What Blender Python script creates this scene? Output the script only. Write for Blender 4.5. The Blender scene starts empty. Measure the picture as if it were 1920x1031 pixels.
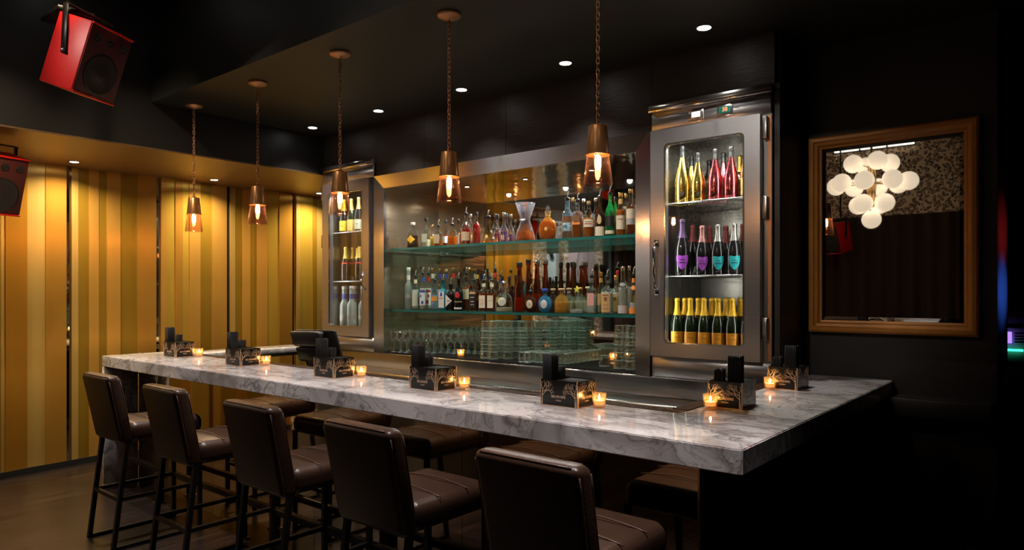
import bpy, bmesh, math, random
from mathutils import Vector, Matrix, Euler
R = math.radians
PI = math.pi
random.seed(7)
sc = bpy.context.scene
C = sc.collection

# ------------------------------------------------------------------ camera, world, exposure
cam_d = bpy.data.cameras.new('camera')
cam_d.sensor_width = 36.0
cam_d.lens = 1303.0 / 1920.0 * 36.0
cam_d.shift_y = 31.5 / 1920.0
cam_d.clip_start = 0.05
cam = bpy.data.objects.new('camera', cam_d)
cam.location = (0, 0, 1.58)
cam.rotation_euler = (R(90), 0, math.atan2(.6362, .7715))
C.objects.link(cam)
sc.camera = cam
sc.view_settings.view_transform = 'Standard'
sc.view_settings.look = 'None'
sc.view_settings.gamma = 1.0
sc.view_settings.exposure = 0.25
sc.view_settings.use_curve_mapping = False
w = bpy.data.worlds.new('world'); sc.world = w
w.use_nodes = True
w.node_tree.nodes['Background'].inputs[0].default_value = (1.0, .62, .36, 1)
w.node_tree.nodes['Background'].inputs[1].default_value = 0.0
sc.cycles.max_bounces = 12
sc.cycles.glossy_bounces = 8
sc.cycles.transmission_bounces = 10
sc.cycles.transparent_max_bounces = 32
sc.cycles.sample_clamp_indirect = 4.0
sc.cycles.caustics_reflective = False
sc.cycles.caustics_refractive = False
sc.cycles.blur_glossy = 0.5

def light(name, kind, loc, energy, color, size=.05, rot=None, spot=120, blend=.6, size_y=None):
    d = bpy.data.lights.new(name, kind)
    d.energy = energy; d.color = color
    if kind == 'SPOT':
        d.spot_size = R(spot); d.spot_blend = blend; d.shadow_soft_size = size
    elif kind == 'POINT':
        d.shadow_soft_size = size
    else:
        d.shape = 'RECTANGLE'; d.size = size; d.size_y = size_y or size
    o = bpy.data.objects.new(name, d)
    o.location = loc
    if rot: o.rotation_euler = rot
    C.objects.link(o)
    return o

CEIL, HIGH, SOFFIT = 3.08, 3.9, 2.71
BACK_SPOTS = [(-5.446, 3.74), (-4.52, 3.74), (-3.57, 3.74), (-2.63, 3.74), (-1.67, 3.74)]
for x, y in BACK_SPOTS:       # the row of recessed downlights washing the back bar
    light('ceiling_spot_beam', 'SPOT', (x, y, CEIL - .012), 44, (1, .93, .86), .03, None, 98, 1.0)
SOFFIT_SPOTS = [(-6.78, 2.24), (-6.78, 3.5), (-6.78, 4.75), (-6.78, .97)]
for x, y in SOFFIT_SPOTS:     # downlights grazing the brass wall
    light('ceiling_spot_beam', 'SPOT', (x, y, SOFFIT - .012), 125, (1, .78, .47), .03, None, 150, .9)
HIGH_SPOTS = [(-5.2, 1.8), (-4.1, 1.8), (-3.0, 1.8), (-1.9, 1.8), (-.8, 1.8)]
for x, y in HIGH_SPOTS:       # downlights in the high ceiling over the stools and the bar top
    light('ceiling_spot_beam', 'SPOT', (x, y, HIGH - .012), 260, (1, .91, .89), .04, None, 43, .9)
FILL_SPOTS = [(-5.6, -.9), (-4.3, -.6), (-3.0, -.6), (-1.7, -.6)]
for x, y in FILL_SPOTS:       # unseen fill spots added behind the camera to brighten the back bar
    light('ceiling_spot_beam', 'SPOT', (x, y, HIGH - .012), 230, (1, .90, .80), .05, (R(66), 0, 0), 28, .9)
WALL_FILL_SPOTS = [((-4.4, .9), (-7.05, 2.1, .8)), ((-4.2, 1.2), (-7.05, 3.7, .9))]
for (x, y), tgt in WALL_FILL_SPOTS:   # unseen fill spots added to brighten the lower half of the brass wall
    dv = Vector(tgt) - Vector((x, y, HIGH))
    light('ceiling_spot_beam', 'SPOT', (x, y, HIGH - .012), 230, (1, .78, .50), .05, dv.to_track_quat('-Z', 'Y').to_euler(), 40, 1.0)
NICHE_SPOTS = [(-4.17, 4.44), (-3.52, 4.44), (-2.88, 4.44)]
for x, y in NICHE_SPOTS:      # puck lights in the niche ceiling
    light('puck_beam', 'SPOT', (x, y, 2.490), 34, (1, .95, .86), .02, None, 168, .5)

# ------------------------------------------------------------------ materials
def new_mat(name):
    m = bpy.data.materials.new(name); m.use_nodes = True
    nt = m.node_tree
    for n in list(nt.nodes): nt.nodes.remove(n)
    out = nt.nodes.new('ShaderNodeOutputMaterial')
    return m, nt, out
_mc = {}
def pbr(name, col, rough=.5, metal=0.0, trans=0.0, ior=1.45, aniso=0.0, arot=0.0, emis=None, es=0.0, coat=0.0, noise=0.0, nscale=20, bump=0.0, bscale=60, stretch=None, subs=0, spec=.5):
    if name in _mc: return _mc[name]
    m, nt, out = new_mat(name)
    b = nt.nodes.new('ShaderNodeBsdfPrincipled')
    nt.links.new(b.outputs[0], out.inputs[0])
    b.inputs['Base Color'].default_value = (*col, 1)
    b.inputs['Roughness'].default_value = rough
    b.inputs['Metallic'].default_value = metal
    b.inputs['Transmission Weight'].default_value = trans
    b.inputs['IOR'].default_value = ior
    b.inputs['Coat Weight'].default_value = coat
    b.inputs['Specular IOR Level'].default_value = spec
    if subs:
        b.inputs['Subsurface Weight'].default_value = subs
    if emis:
        b.inputs['Emission Color'].default_value = (*emis, 1)
        b.inputs['Emission Strength'].default_value = es
    if aniso:
        b.inputs['Anisotropic'].default_value = aniso
        b.inputs['Anisotropic Rotation'].default_value = arot
        tg = nt.nodes.new('ShaderNodeTangent'); tg.direction_type = 'RADIAL'; tg.axis = 'Z'
        nt.links.new(tg.outputs[0], b.inputs['Tangent'])
    if noise or bump:
        tc = nt.nodes.new('ShaderNodeTexCoord')
        mp = nt.nodes.new('ShaderNodeMapping')
        nt.links.new(tc.outputs['Object'], mp.inputs[0])
        if stretch: mp.inputs['Scale'].default_value = stretch
    if noise:
        n = nt.nodes.new('ShaderNodeTexNoise'); n.inputs['Scale'].default_value = nscale
        n.inputs['Detail'].default_value = 5
        nt.links.new(mp.outputs[0], n.inputs['Vector'])
        mx = nt.nodes.new('ShaderNodeMix'); mx.data_type = 'RGBA'
        mx.inputs[6].default_value = (*[c * (1 - noise) for c in col], 1)
        mx.inputs[7].default_value = (*[min(1, c * (1 + noise)) for c in col], 1)
        nt.links.new(n.outputs[0], mx.inputs[0])
        nt.links.new(mx.outputs[2], b.inputs['Base Color'])
    if bump:
        n2 = nt.nodes.new('ShaderNodeTexNoise'); n2.inputs['Scale'].default_value = bscale
        n2.inputs['Detail'].default_value = 4
        nt.links.new(mp.outputs[0], n2.inputs['Vector'])
        bp = nt.nodes.new('ShaderNodeBump'); bp.inputs['Strength'].default_value = bump
        bp.inputs['Distance'].default_value = .01
        nt.links.new(n2.outputs[0], bp.inputs['Height'])
        nt.links.new(bp.outputs[0], b.inputs['Normal'])
    _mc[name] = m
    return m

def thin_glass(name, tint, extra=0.0, rough=.02, ior=1.5, gloss=(1, 1, 1), diff=None, dmix=0.0, edge=0.0, ep=2.6):
    """thin-walled glass: tinted clear pane with a Fresnel reflection"""
    if name in _mc: return _mc[name]
    m, nt, out = new_mat(name)
    tr = nt.nodes.new('ShaderNodeBsdfTransparent'); tr.inputs[0].default_value = (*tint, 1)
    gl = nt.nodes.new('ShaderNodeBsdfGlossy'); gl.inputs[0].default_value = (*gloss, 1); gl.inputs['Roughness'].default_value = rough
    lw = nt.nodes.new('ShaderNodeLayerWeight'); lw.inputs[0].default_value = .5
    pw = nt.nodes.new('ShaderNodeMath'); pw.operation = 'POWER'; pw.inputs[1].default_value = 4.0
    nt.links.new(lw.outputs['Facing'], pw.inputs[0])
    ad = nt.nodes.new('ShaderNodeMath'); ad.operation = 'MULTIPLY_ADD'; ad.use_clamp = True
    ad.inputs[1].default_value = .85; ad.inputs[2].default_value = .04 + extra
    nt.links.new(pw.outputs[0], ad.inputs[0])
    mx = nt.nodes.new('ShaderNodeMixShader')
    nt.links.new(ad.outputs[0], mx.inputs[0])
    base = tr
    if dmix or edge:
        df = nt.nodes.new('ShaderNodeBsdfTranslucent'); df.inputs[0].default_value = (*(diff or tint), 1)
        df2 = nt.nodes.new('ShaderNodeBsdfDiffuse'); df2.inputs[0].default_value = (*(diff or tint), 1)
        m0 = nt.nodes.new('ShaderNodeMixShader'); m0.inputs[0].default_value = .5
        nt.links.new(df.outputs[0], m0.inputs[1]); nt.links.new(df2.outputs[0], m0.inputs[2])
        m1 = nt.nodes.new('ShaderNodeMixShader'); m1.inputs[0].default_value = dmix
        if edge:  # whitens glancing edges: an edge-lit look put into the colour
            p2 = nt.nodes.new('ShaderNodeMath'); p2.operation = 'POWER'; p2.inputs[1].default_value = ep
            nt.links.new(lw.outputs['Facing'], p2.inputs[0])
            p3 = nt.nodes.new('ShaderNodeMath'); p3.operation = 'MULTIPLY_ADD'; p3.use_clamp = True
            p3.inputs[1].default_value = edge; p3.inputs[2].default_value = dmix
            nt.links.new(p2.outputs[0], p3.inputs[0]); nt.links.new(p3.outputs[0], m1.inputs[0])
        nt.links.new(tr.outputs[0], m1.inputs[1]); nt.links.new(m0.outputs[0], m1.inputs[2])
        base = m1
    nt.links.new(base.outputs[0], mx.inputs[1]); nt.links.new(gl.outputs[0], mx.inputs[2])
    nt.links.new(mx.outputs[0], out.inputs[0])
    _mc[name] = m
    return m

def marble():
    if 'marble' in _mc: return _mc['marble']
    m, nt, out = new_mat('marble')
    N = nt.nodes.new; L = nt.links.new
    b = N('ShaderNodeBsdfPrincipled'); L(b.outputs[0], out.inputs[0])
    b.inputs['Roughness'].default_value = .04; b.inputs['Specular IOR Level'].default_value = .7
    tc = N('ShaderNodeTexCoord'); mp = N('ShaderNodeMapping'); mp.inputs['Rotation'].default_value = (0.5, .3, R(35))
    mp.inputs['Scale'].default_value = (1, 1.8, 1.3)
    L(tc.outputs['Object'], mp.inputs[0])
    wn = N('ShaderNodeTexNoise'); wn.inputs['Scale'].default_value = 1.6; wn.inputs['Detail'].default_value = 3
    L(mp.outputs[0], wn.inputs['Vector'])
    vm = N('ShaderNodeVectorMath'); vm.operation = 'SCALE'; vm.inputs['Scale'].default_value = 1.1
    L(wn.outputs['Color'], vm.inputs[0])
    va = N('ShaderNodeVectorMath'); va.operation = 'ADD'; L(mp.outputs[0], va.inputs[0]); L(vm.outputs[0], va.inputs[1])
    def vein(scale, width, dark, detail=6):
        n = N('ShaderNodeTexNoise'); n.inputs['Scale'].default_value = scale; n.inputs['Detail'].default_value = detail
        n.inputs['Roughness'].default_value = .55
        L(va.outputs[0], n.inputs['Vector'])
        s = N('ShaderNodeMath'); s.operation = 'SUBTRACT'; s.inputs[1].default_value = .5; L(n.outputs[0], s.inputs[0])
        a = N('ShaderNodeMath'); a.operation = 'ABSOLUTE'; L(s.outputs[0], a.inputs[0])
        r = N('ShaderNodeMapRange'); r.inputs['From Min'].default_value = 0; r.inputs['From Max'].default_value = width
        r.inputs['To Min'].default_value = dark; r.inputs['To Max'].default_value = 0
        L(a.outputs[0], r.inputs[0])
        return r
    v1 = vein(2.2, .018, .62); v2 = vein(6.0, .02, .45); v3 = vein(1.1, .05, .5, 3)
    cl = N('ShaderNodeTexNoise'); cl.inputs['Scale'].default_value = 3.0; cl.inputs['Detail'].default_value = 8
    L(va.outputs[0], cl.inputs['Vector'])
    cr = N('ShaderNodeMix'); cr.data_type = 'RGBA'
    cr.inputs[6].default_value = (.46, .44, .47, 1); cr.inputs[7].default_value = (.92, .88, .87, 1)
    mr = N('ShaderNodeMapRange'); mr.inputs['From Min'].default_value = .27; mr.inputs['From Max'].default_value = .48
    L(cl.outputs[0], mr.inputs[0]); L(mr.outputs[0], cr.inputs[0])
    last = cr.outputs[2]
    for v, col in ((v1, (.06, .055, .07)), (v2, (.14, .12, .13)), (v3, (.22, .16, .13))):
        mx = N('ShaderNodeMix'); mx.data_type = 'RGBA'
        L(v.outputs[0], mx.inputs[0]); L(last, mx.inputs[6]); mx.inputs[7].default_value = (*col, 1)
        last = mx.outputs[2]
    L(last, b.inputs['Base Color'])
    _mc['marble'] = m
    return m

def leopard(name='leopard_print', scale=16, base=(.42, .31, .2), spot=(.02, .013, .01)):
    if name in _mc: return _mc[name]
    m, nt, out = new_mat(name)
    N = nt.nodes.new; L = nt.links.new
    b = N('ShaderNodeBsdfPrincipled'); L(b.outputs[0], out.inputs[0]); b.inputs['Roughness'].default_value = .6
    tc = N('ShaderNodeTexCoord')
    n = N('ShaderNodeTexNoise'); n.inputs['Scale'].default_value = scale * 2; L(tc.outputs['Object'], n.inputs['Vector'])
    v = N('ShaderNodeTexVoronoi'); v.inputs['Scale'].default_value = scale
    L(tc.outputs['Object'], v.inputs['Vector'])
    a = N('ShaderNodeMath'); a.operation = 'MULTIPLY_ADD'; a.inputs[1].default_value = .5; L(n.outputs[0], a.inputs[0]); L(v.outputs['Distance'], a.inputs[2])
    r = N('ShaderNodeValToRGB'); e = r.color_ramp.elements
    e[0].position = .0; e[0].color = (base[0] * .75, base[1] * .6, base[2] * .5, 1)
    e[1].position = .56; e[1].color = (*spot, 1)
    for p, c in ((.50, (base[0] * .75, base[1] * .6, base[2] * .5)), (.74, spot), (.79, base)):
        k = e.new(p); k.color = (*c, 1)
    r.color_ramp.interpolation = 'LINEAR'
    L(a.outputs[0], r.inputs[0]); L(r.outputs[0], b.inputs['Base Color'])
    _mc[name] = m
    return m

def floor_mat():
    m, nt, out = new_mat('dark_wood_floor')
    N = nt.nodes.new; L = nt.links.new
    b = N('ShaderNodeBsdfPrincipled'); L(b.outputs[0], out.inputs[0]); b.inputs['Roughness'].default_value = .30
    tc = N('ShaderNodeTexCoord'); mp = N('ShaderNodeMapping'); mp.inputs['Rotation'].default_value = (0, 0, R(90))
    L(tc.outputs['Object'], mp.inputs[0])
    br = N('ShaderNodeTexBrick'); br.inputs['Scale'].default_value = 1.0
    br.inputs['Brick Width'].default_value = 1.4; br.inputs['Row Height'].default_value = .14
    br.inputs['Mortar Size'].default_value = .002
    br.inputs['Color1'].default_value = (.021, .013, .012, 1); br.inputs['Color2'].default_value = (.032, .021, .019, 1)
    br.inputs['Mortar'].default_value = (.01, .006, .004, 1)
    L(mp.outputs[0], br.inputs['Vector'])
    mp2 = N('ShaderNodeMapping'); mp2.inputs['Scale'].default_value = (26, 1.2, 1); L(tc.outputs['Object'], mp2.inputs[0])
    n = N('ShaderNodeTexNoise'); n.inputs['Scale'].default_value = 2; n.inputs['Detail'].default_value = 6; L(mp2.outputs[0], n.inputs['Vector'])
    mx = N('ShaderNodeMix'); mx.data_type = 'RGBA'; mx.blend_type = 'MULTIPLY'; mx.inputs[0].default_value = 1
    rg = N('ShaderNodeMapRange'); rg.inputs['From Min'].default_value = .35; rg.inputs['From Max'].default_value = .65; rg.inputs['To Min'].default_value = .15; rg.inputs['To Max'].default_value = 1.0
    L(br.outputs[0], mx.inputs[6]); L(n.outputs[0], rg.inputs[0]); L(rg.outputs[0], mx.inputs[7]); L(mx.outputs[2], b.inputs['Base Color'])
    bp = N('ShaderNodeBump'); bp.inputs['Strength'].default_value = .15; L(n.outputs[0], bp.inputs['Height']); L(bp.outputs[0], b.inputs['Normal'])
    return m

def veneer(name, col, rough=.4, bump=.1):
    return pbr(name, col, rough, noise=.5, nscale=6, stretch=(1, 8, 14), bump=bump, bscale=14)

STEEL = pbr('brushed_steel', (.56, .56, .58), .28, .92, noise=.12, nscale=3, stretch=(1, 1, 60), aniso=.5)
STEEL_H = pbr('polished_steel', (.66, .65, .64), .16, .97, bump=.03, bscale=3)
STEEL_D = pbr('worn_steel', (.35, .34, .33), .3, 1.0, noise=.2, nscale=5)
BLACK = pbr('black_paint', (.012, .011, .011), .45)
BLACKM = pbr('black_metal', (.015, .013, .012), .35, .4)
BLACKP = pbr('black_plastic', (.018, .018, .02), .4)
CEILM = pbr('charcoal_ceiling_paint', (.012, .010, .009), .55)
MIRROR = pbr('silver_mirror', (.86, .86, .84), .015, 1.0)
BRONZE_MIRROR = pbr('bronze_mirror', (.74, .58, .38), .04, 1.0)
BACK_MIRROR = pbr('back_bar_mirror', (.66, .63, .55), .03, 1.0, bump=.015, bscale=1.5)
COPPER = pbr('antique_copper', (.80, .36, .13), .30, .78, noise=.25, nscale=14)
COPPER_D = pbr('dark_copper', (.55, .27, .13), .45, .8)
LEATHER = pbr('brown_leather', (.042, .021, .013), .34, noise=.35, nscale=9, bump=.12, bscale=130)
PIPING = pbr('leather_piping', (.09, .045, .03), .4)
MARBLE = marble()
LEOPARD = leopard()

# ------------------------------------------------------------------ mesh helpers
class MB:
    def __init__(s): s.v = []; s.f = []; s.m = []; s.sm = []
    def add(s, vs, fs, mi=0, smooth=False):
        o = len(s.v); s.v += [tuple(v) for v in vs]
        for f in fs:
            s.f.append(tuple(i + o for i in f)); s.m.append(mi); s.sm.append(smooth)
        return s
    def box(s, x0, x1, y0, y1, z0, z1, mi=0):
        vs = [(x, y, z) for z in (z0, z1) for y in (y0, y1) for x in (x0, x1)]
        return s.add(vs, [(0, 2, 3, 1), (4, 5, 7, 6), (0, 1, 5, 4), (2, 6, 7, 3), (0, 4, 6, 2), (1, 3, 7, 5)], mi)
    def rbox(s, x0, x1, y0, y1, z0, z1, r=.01, seg=2, mi=0, fn=None):
        bm = bmesh.new(); bmesh.ops.create_cube(bm, size=1)
        for v in bm.verts:
            v.co = Vector(((x0 + x1) / 2 + v.co.x * (x1 - x0), (y0 + y1) / 2 + v.co.y * (y1 - y0), (z0 + z1) / 2 + v.co.z * (z1 - z0)))
        bmesh.ops.bevel(bm, geom=list(bm.edges), offset=r, segments=seg, affect='EDGES', profile=.5, clamp_overlap=True)
        if fn:
            for v in bm.verts: v.co = Vector(fn(v.co.x, v.co.y, v.co.z))
        bm.verts.index_update()
        s.add([v.co[:] for v in bm.verts], [[v.index for v in f.verts] for f in bm.faces], mi, True)
        bm.free(); return s
    def lathe(s, prof, n=24, sec=None, c=(0, 0, 0), mi=0, smooth=True, a0=0, a1=2 * PI, cap=True):
        full = abs(a1 - a0 - 2 * PI) < 1e-6
        k = n if full else n + 1
        vs = []
        for r, z in prof:
            for i in range(k):
                a = a0 + (a1 - a0) * i / n
                cx, cy = sec(a) if sec else (math.cos(a), math.sin(a))
                vs.append((c[0] + r * cx, c[1] + r * cy, c[2] + z))
        fs = []
        for j in range(len(prof) - 1):
            for i in range(n):
                i2 = (i + 1) % k if full else i + 1
                fs.append((j * k + i, j * k + i2, (j + 1) * k + i2, (j + 1) * k + i))
        s.add(vs, fs, mi, smooth)
        if cap and full:
            o = len(s.v) - len(vs)
            for j, rev in ((0, True), (len(prof) - 1, False)):
                if prof[j][0] > 1e-5:
                    ring = [o + j * k + i for i in range(k)]
                    s.f.append(tuple(reversed(ring)) if rev else tuple(ring)); s.m.append(mi); s.sm.append(False)
        return s
    def tube(s, pts, r, n=8, mi=0, closed=False, cap=True):
        P = [Vector(p) for p in pts]
        m = len(P); rings = []
        up = Vector((0, 0, 1))
        for i, p in enumerate(P):
            if closed: d = P[(i + 1) % m] - P[i - 1]
            else: d = P[min(i + 1, m - 1)] - P[max(i - 1, 0)]
            d.normalize()
            a = d.cross(up)
            if a.length < .05: a = d.cross(Vector((1, 0, 0)))
            a.normalize(); b = d.cross(a)
            rr = r[i] if isinstance(r, (list, tuple)) else r
            rings.append([p + a * (rr * math.cos(2 * PI * j / n)) + b * (rr * math.sin(2 * PI * j / n)) for j in range(n)])
        vs = [v for q in rings for v in q]; fs = []
        for i in range(m if closed else m - 1):
            i2 = (i + 1) % m
            for j in range(n):
                j2 = (j + 1) % n
                fs.append((i * n + j, i * n + j2, i2 * n + j2, i2 * n + j))
        if cap and not closed:
            fs.append(tuple(reversed(range(n)))); fs.append(tuple((m - 1) * n + j for j in range(n)))
        return s.add(vs, fs, mi, True)
    def sphere(s, c, r, n=20, mi=0, sx=1, sy=1, sz=1):
        prof = [(r * math.sin(PI * i / (n // 2)), -r * math.cos(PI * i / (n // 2)) * sz) for i in range(n // 2 + 1)]
        return s.lathe(prof, n, sec=lambda a: (math.cos(a) * sx, math.sin(a) * sy), c=c, mi=mi, cap=False)
    def mesh(s, name, mats):
        me = bpy.data.meshes.new(name)
        me.from_pydata(s.v, [], s.f)
        for m in (mats if isinstance(mats, (list, tuple)) else [mats]): me.materials.append(m)
        me.polygons.foreach_set('material_index', s.m)
        me.polygons.foreach_set('use_smooth', s.sm)
        me.update()
        return me
    def obj(s, name, mats, parent=None, loc=None, label=None):
        o = bpy.data.objects.new(name, s.mesh(name, mats)); C.objects.link(o)
        if parent: o.parent = parent
        if loc: o.location = loc
        if label: o['label'] = label
        return o

def tag(o, label, cat, group=None, kind=None):
    o['label'] = label; o['category'] = cat
    if group: o['group'] = group
    if kind: o['kind'] = kind
    return o
def thing(name, label, cat, loc=(0, 0, 0), rz=0, group=None):
    o = bpy.data.objects.new(name, None); C.objects.link(o)
    o.empty_display_size = .05
    o.location = loc; o.rotation_euler = (0, 0, rz)
    return tag(o, label, cat, group)
def struct(o):
    o['kind'] = 'structure'; return o
def dup(root, loc, rz=None, label=None, group=None):
    r = root.copy(); C.objects.link(r); r.location = loc
    if rz is not None: r.rotation_euler = (0, 0, rz)
    if label: r['label'] = label
    if group: r['group'] = group
    for ch in list(root.children):
        c = ch.copy(); C.objects.link(c); c.parent = r
        for g in ch.children:
            d = g.copy(); C.objects.link(d); d.parent = c
    return r
def text(name, body, size, mat, parent, loc, rot, extrude=.0004, align='CENTER'):
    cu = bpy.data.curves.new(name, 'FONT'); cu.body = body; cu.size = size; cu.extrude = extrude
    cu.align_x = align; cu.align_y = 'CENTER'; cu.materials.append(mat)
    tmp = bpy.data.objects.new('tmp', cu)
    me = bpy.data.meshes.new_from_object(tmp)
    bpy.data.objects.remove(tmp); bpy.data.curves.remove(cu)
    if not me.materials: me.materials.append(mat)
    o = bpy.data.objects.new(name, me); C.objects.link(o); o.parent = parent
    o.location = loc; o.rotation_euler = rot
    return o

# ------------------------------------------------------------------ room shell
FX = -5.71
struct(MB().box(-7.6, 3.0, -2.6, 9.0, -.12, 0).obj('floor', floor_mat()))
struct(MB().box(-7.6, 3.0, -2.6, 9.0, HIGH, HIGH + .1).obj('ceiling', CEILM))
DARKCEIL = pbr('olive_black_ceiling_paint', (.011, .010, .007), .5)
struct(MB().box(FX, 3.0, 2.43, 9.0, CEIL, HIGH).obj('ceiling_bar', [DARKCEIL]))
SOFM = pbr('bronze_soffit_paint', (.20, .12, .06), .42, .5)
b = MB().box(-7.5, FX, .35, 6.2, SOFFIT + .012, HIGH, 0); b.box(-7.5, FX, .35, 6.2, SOFFIT, SOFFIT + .012, 1)
struct(b.obj('ceiling_soffit', [BLACK, SOFM]))
# brass clad wall: upright strips of differing finish, gently undulating, with narrow mirror slits
STRIPS = [(1.78, 1.812, 'L'), (1.812, 1.975, 'D'), (1.975, 2.115, 'L'), (2.115, 2.281, 'B'), (2.281, 2.325, 'S'), (2.325, 2.379, 'L'), (2.379, 2.472, 'O'), (2.472, 2.556, 'P'), (2.556, 2.623, 'O'), (2.623, 2.735, 'P'), (2.735, 2.873, 'O'), (2.873, 3.042, 'B'), (3.042, 3.089, 'S'), (3.089, 3.144, 'P'), (3.144, 3.234, 'Y'), (3.234, 3.315, 'B'), (3.315, 3.384, 'Y'), (3.384, 3.502, 'P'), (3.502, 3.631, 'O'), (3.631, 3.807, 'P'), (3.807, 3.85, 'S'), (3.85, 3.91, 'L'), (3.91, 3.994, 'O'), (3.994, 4.082, 'P'), (4.082, 4.153, 'O'), (4.153, 4.264, 'P'), (4.264, 4.397, 'Y'), (4.397, 4.567, 'B'), (4.567, 4.622, 'S'), (4.622, 4.673, 'L'), (4.673, 4.852, 'Y'), (4.852, 4.911, 'O'), (4.911, 5.025, 'L')]
def wx(y): return -7.08 + .035 * math.sin(y * 4.3 + .6) + .012 * math.sin(y * 9)
def brass(name, c, rough, metal=.70):
    return pbr(name, c, rough * .78, metal, aniso=.92, noise=.15, nscale=2.0, stretch=(1, 2.5, .5), bump=.02, bscale=60)
TONES = {'L': brass('pale_brass', (.90, .58, .17), .46), 'D': brass('deep_brass', (.64, .30, .035), .48),
         'B': brass('bronze_brass', (.70, .36, .06), .46), 'P': brass('orange_brass', (.88, .48, .10), .44),
         'O': brass('olive_brass', (.50, .30, .035), .48), 'Y': brass('yellow_brass', (.80, .52, .08), .45),
         'S': pbr('dark_mirror_slit', (.55, .50, .38), .03, 1.0)}
keys = list(TONES)
rr = random.Random(3)
pre = []
y = STRIPS[0][0]
k = 0
while y > .38:
    wd = rr.choice([.09, .13, .17, .21]); k += 1
    t = 'S' if k % 7 == 4 else rr.choice('LDBPOY')
    if t == 'S': wd = .05
    pre.append((y - wd, y, t)); y -= wd
post = []
y = STRIPS[-1][1]
while y < 5.9:
    wd = rr.choice([.12, .17, .25, .3]); t = rr.choice('LDBPOY'); post.append((y, y + wd, t)); y += wd
b = MB()
for i, (y0, y1, t) in enumerate(pre[::-1] + STRIPS + post):
    dx = -.018 if t == 'S' else (.006 if i % 2 else -.002)
    a0, a1 = wx(y0) + dx, wx(y1) + dx
    z0 = .055
    vs = [(a0, y0, z0), (a1, y1, z0), (a1, y1, SOFFIT + .05), (a0, y0, SOFFIT + .05),
          (a0 - .03, y0, z0), (a1 - .03, y1, z0), (a1 - .03, y1, SOFFIT + .05), (a0 - .03, y0, SOFFIT + .05)]
    b.add(vs, [(0, 1, 2, 3), (0, 4, 5, 1), (3, 2, 6, 7), (0, 3, 7, 4), (1, 5, 6, 2)], keys.index(t))
b.box(-7.4, -7.13, .35, 6.2, 0, SOFFIT + .05, len(keys))
struct(b.obj('wall_left', [TONES[k] for k in keys] + [BLACK]))
b = MB(); N = 60
for i in range(N):
    y0, y1 = .35 + 5.6 * i / N, .35 + 5.6 * (i + 1) / N
    a0, a1 = wx(y0) + .014, wx(y1) + .014
    b.add([(a0, y0, 0), (a1, y1, 0), (a1, y1, .055), (a0, y0, .055), (a0 - .08, y0, .055), (a1 - .08, y1, .055)], [(0, 1, 2, 3), (3, 2, 5, 4)])
struct(b.obj('baseboard_left', BLACK))
# far end of the passage beside the left fridge
struct(MB().box(-7.4, FX + .02, 6.0, 6.1, 0, SOFFIT).obj('wall_passage', BLACK))
# bulkhead of black veneer above the back bar, fridges and niche, with its end return
VEN = veneer('black_stained_veneer', (.034, .029, .028), .40, .2)
VENB = veneer('black_veneer_wall', (.016, .012, .010), .5, .1)
b = MB()
seams = [FX, -4.925, -4.3, -3.40, -2.6, -2.16, -1.35]
for i in range(len(seams) - 1):
    x0, x1 = seams[i] + .0015, seams[i + 1] - .0015
    zb = 2.618 if -4.95 < x0 < -2.17 else 2.78
    b.box(x0, x1, 4.05, 4.12, zb, CEIL)
struct(b.obj('wall_back', VEN))
struct(MB().box(-1.38, -1.35, 4.05, 4.5, 0, CEIL).obj('wall_return', VENB))
struct(MB().box(FX - .05, -1.35, 4.80, 4.9, 0, CEIL).obj('wall_behind_niche', BLACK))
b = MB().box(-1.35, -.36, 4.5, 5.13, 0, CEIL)
struct(b.obj('wall_right', VENB))
struct(MB().box(-1.35, -.36, 4.488, 4.5, .05, .74).obj('trim_1', veneer('brown_dado_veneer', (.05, .03, .02), .4)))
struct(MB().box(2.4, 2.5, -2.4, 9.0, 0, HIGH).obj('wall_side', BLACK))
struct(MB().box(-5.0, 2.4, 8.8, 8.9, 0, CEIL).obj('wall_far_room', BLACK))
# rear of the room (seen in the mirrors)
b = MB().box(-7.4, 2.4, -2.3, -2.2, 2.68, HIGH, 0); b.box(-7.4, 2.4, -2.3, -2.2, 0, 2.68, 1)
struct(b.obj('wall_rear', [leopard('leopard_wallpaper', 25, (.85, .64, .42)), BLACK]))
b = MB().box(-7.4, -7.12, -2.2, .35, 0, HIGH, 0)
struct(b.obj('wall_gallery', [pbr('grey_gallery_paint', (.10, .10, .10), .5)]))
for i, (y0, y1, x1) in enumerate([(.02, .35, -7.02), (-.62, -.48, -7.02), (-1.75, -1.62, -7.02)]):
    struct(MB().box(-7.12, x1, y0, y1, 0, HIGH).obj('column_%d' % (i + 1), leopard('leopard_columns', 26, (.85, .75, .6))))
# long brown curtain below the wallpaper
b = MB(); n = 260; vs = []
for i in range(n + 1):
    x = -7.0 + 9.2 * i / n
    yv = -2.13 + .035 * math.sin(i * 1.05) + .012 * math.sin(i * .37)
    vs += [(x, yv, .02), (x, yv, 2.67), (x, yv - .012, 2.67), (x, yv - .012, .02)]
b.add(vs, [f for i in range(n) for f in ((4*i, 4*i+4, 4*i+5, 4*i+1), (4*i+1, 4*i+5, 4*i+6, 4*i+2), (4*i+2, 4*i+6, 4*i+7, 4*i+3))], 0, True)
o = b.obj('curtain', pbr('brown_velvet', (.055, .026, .016), .8))
tag(o, 'long dark brown pleated curtain below the leopard wallpaper', 'curtain')

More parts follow.
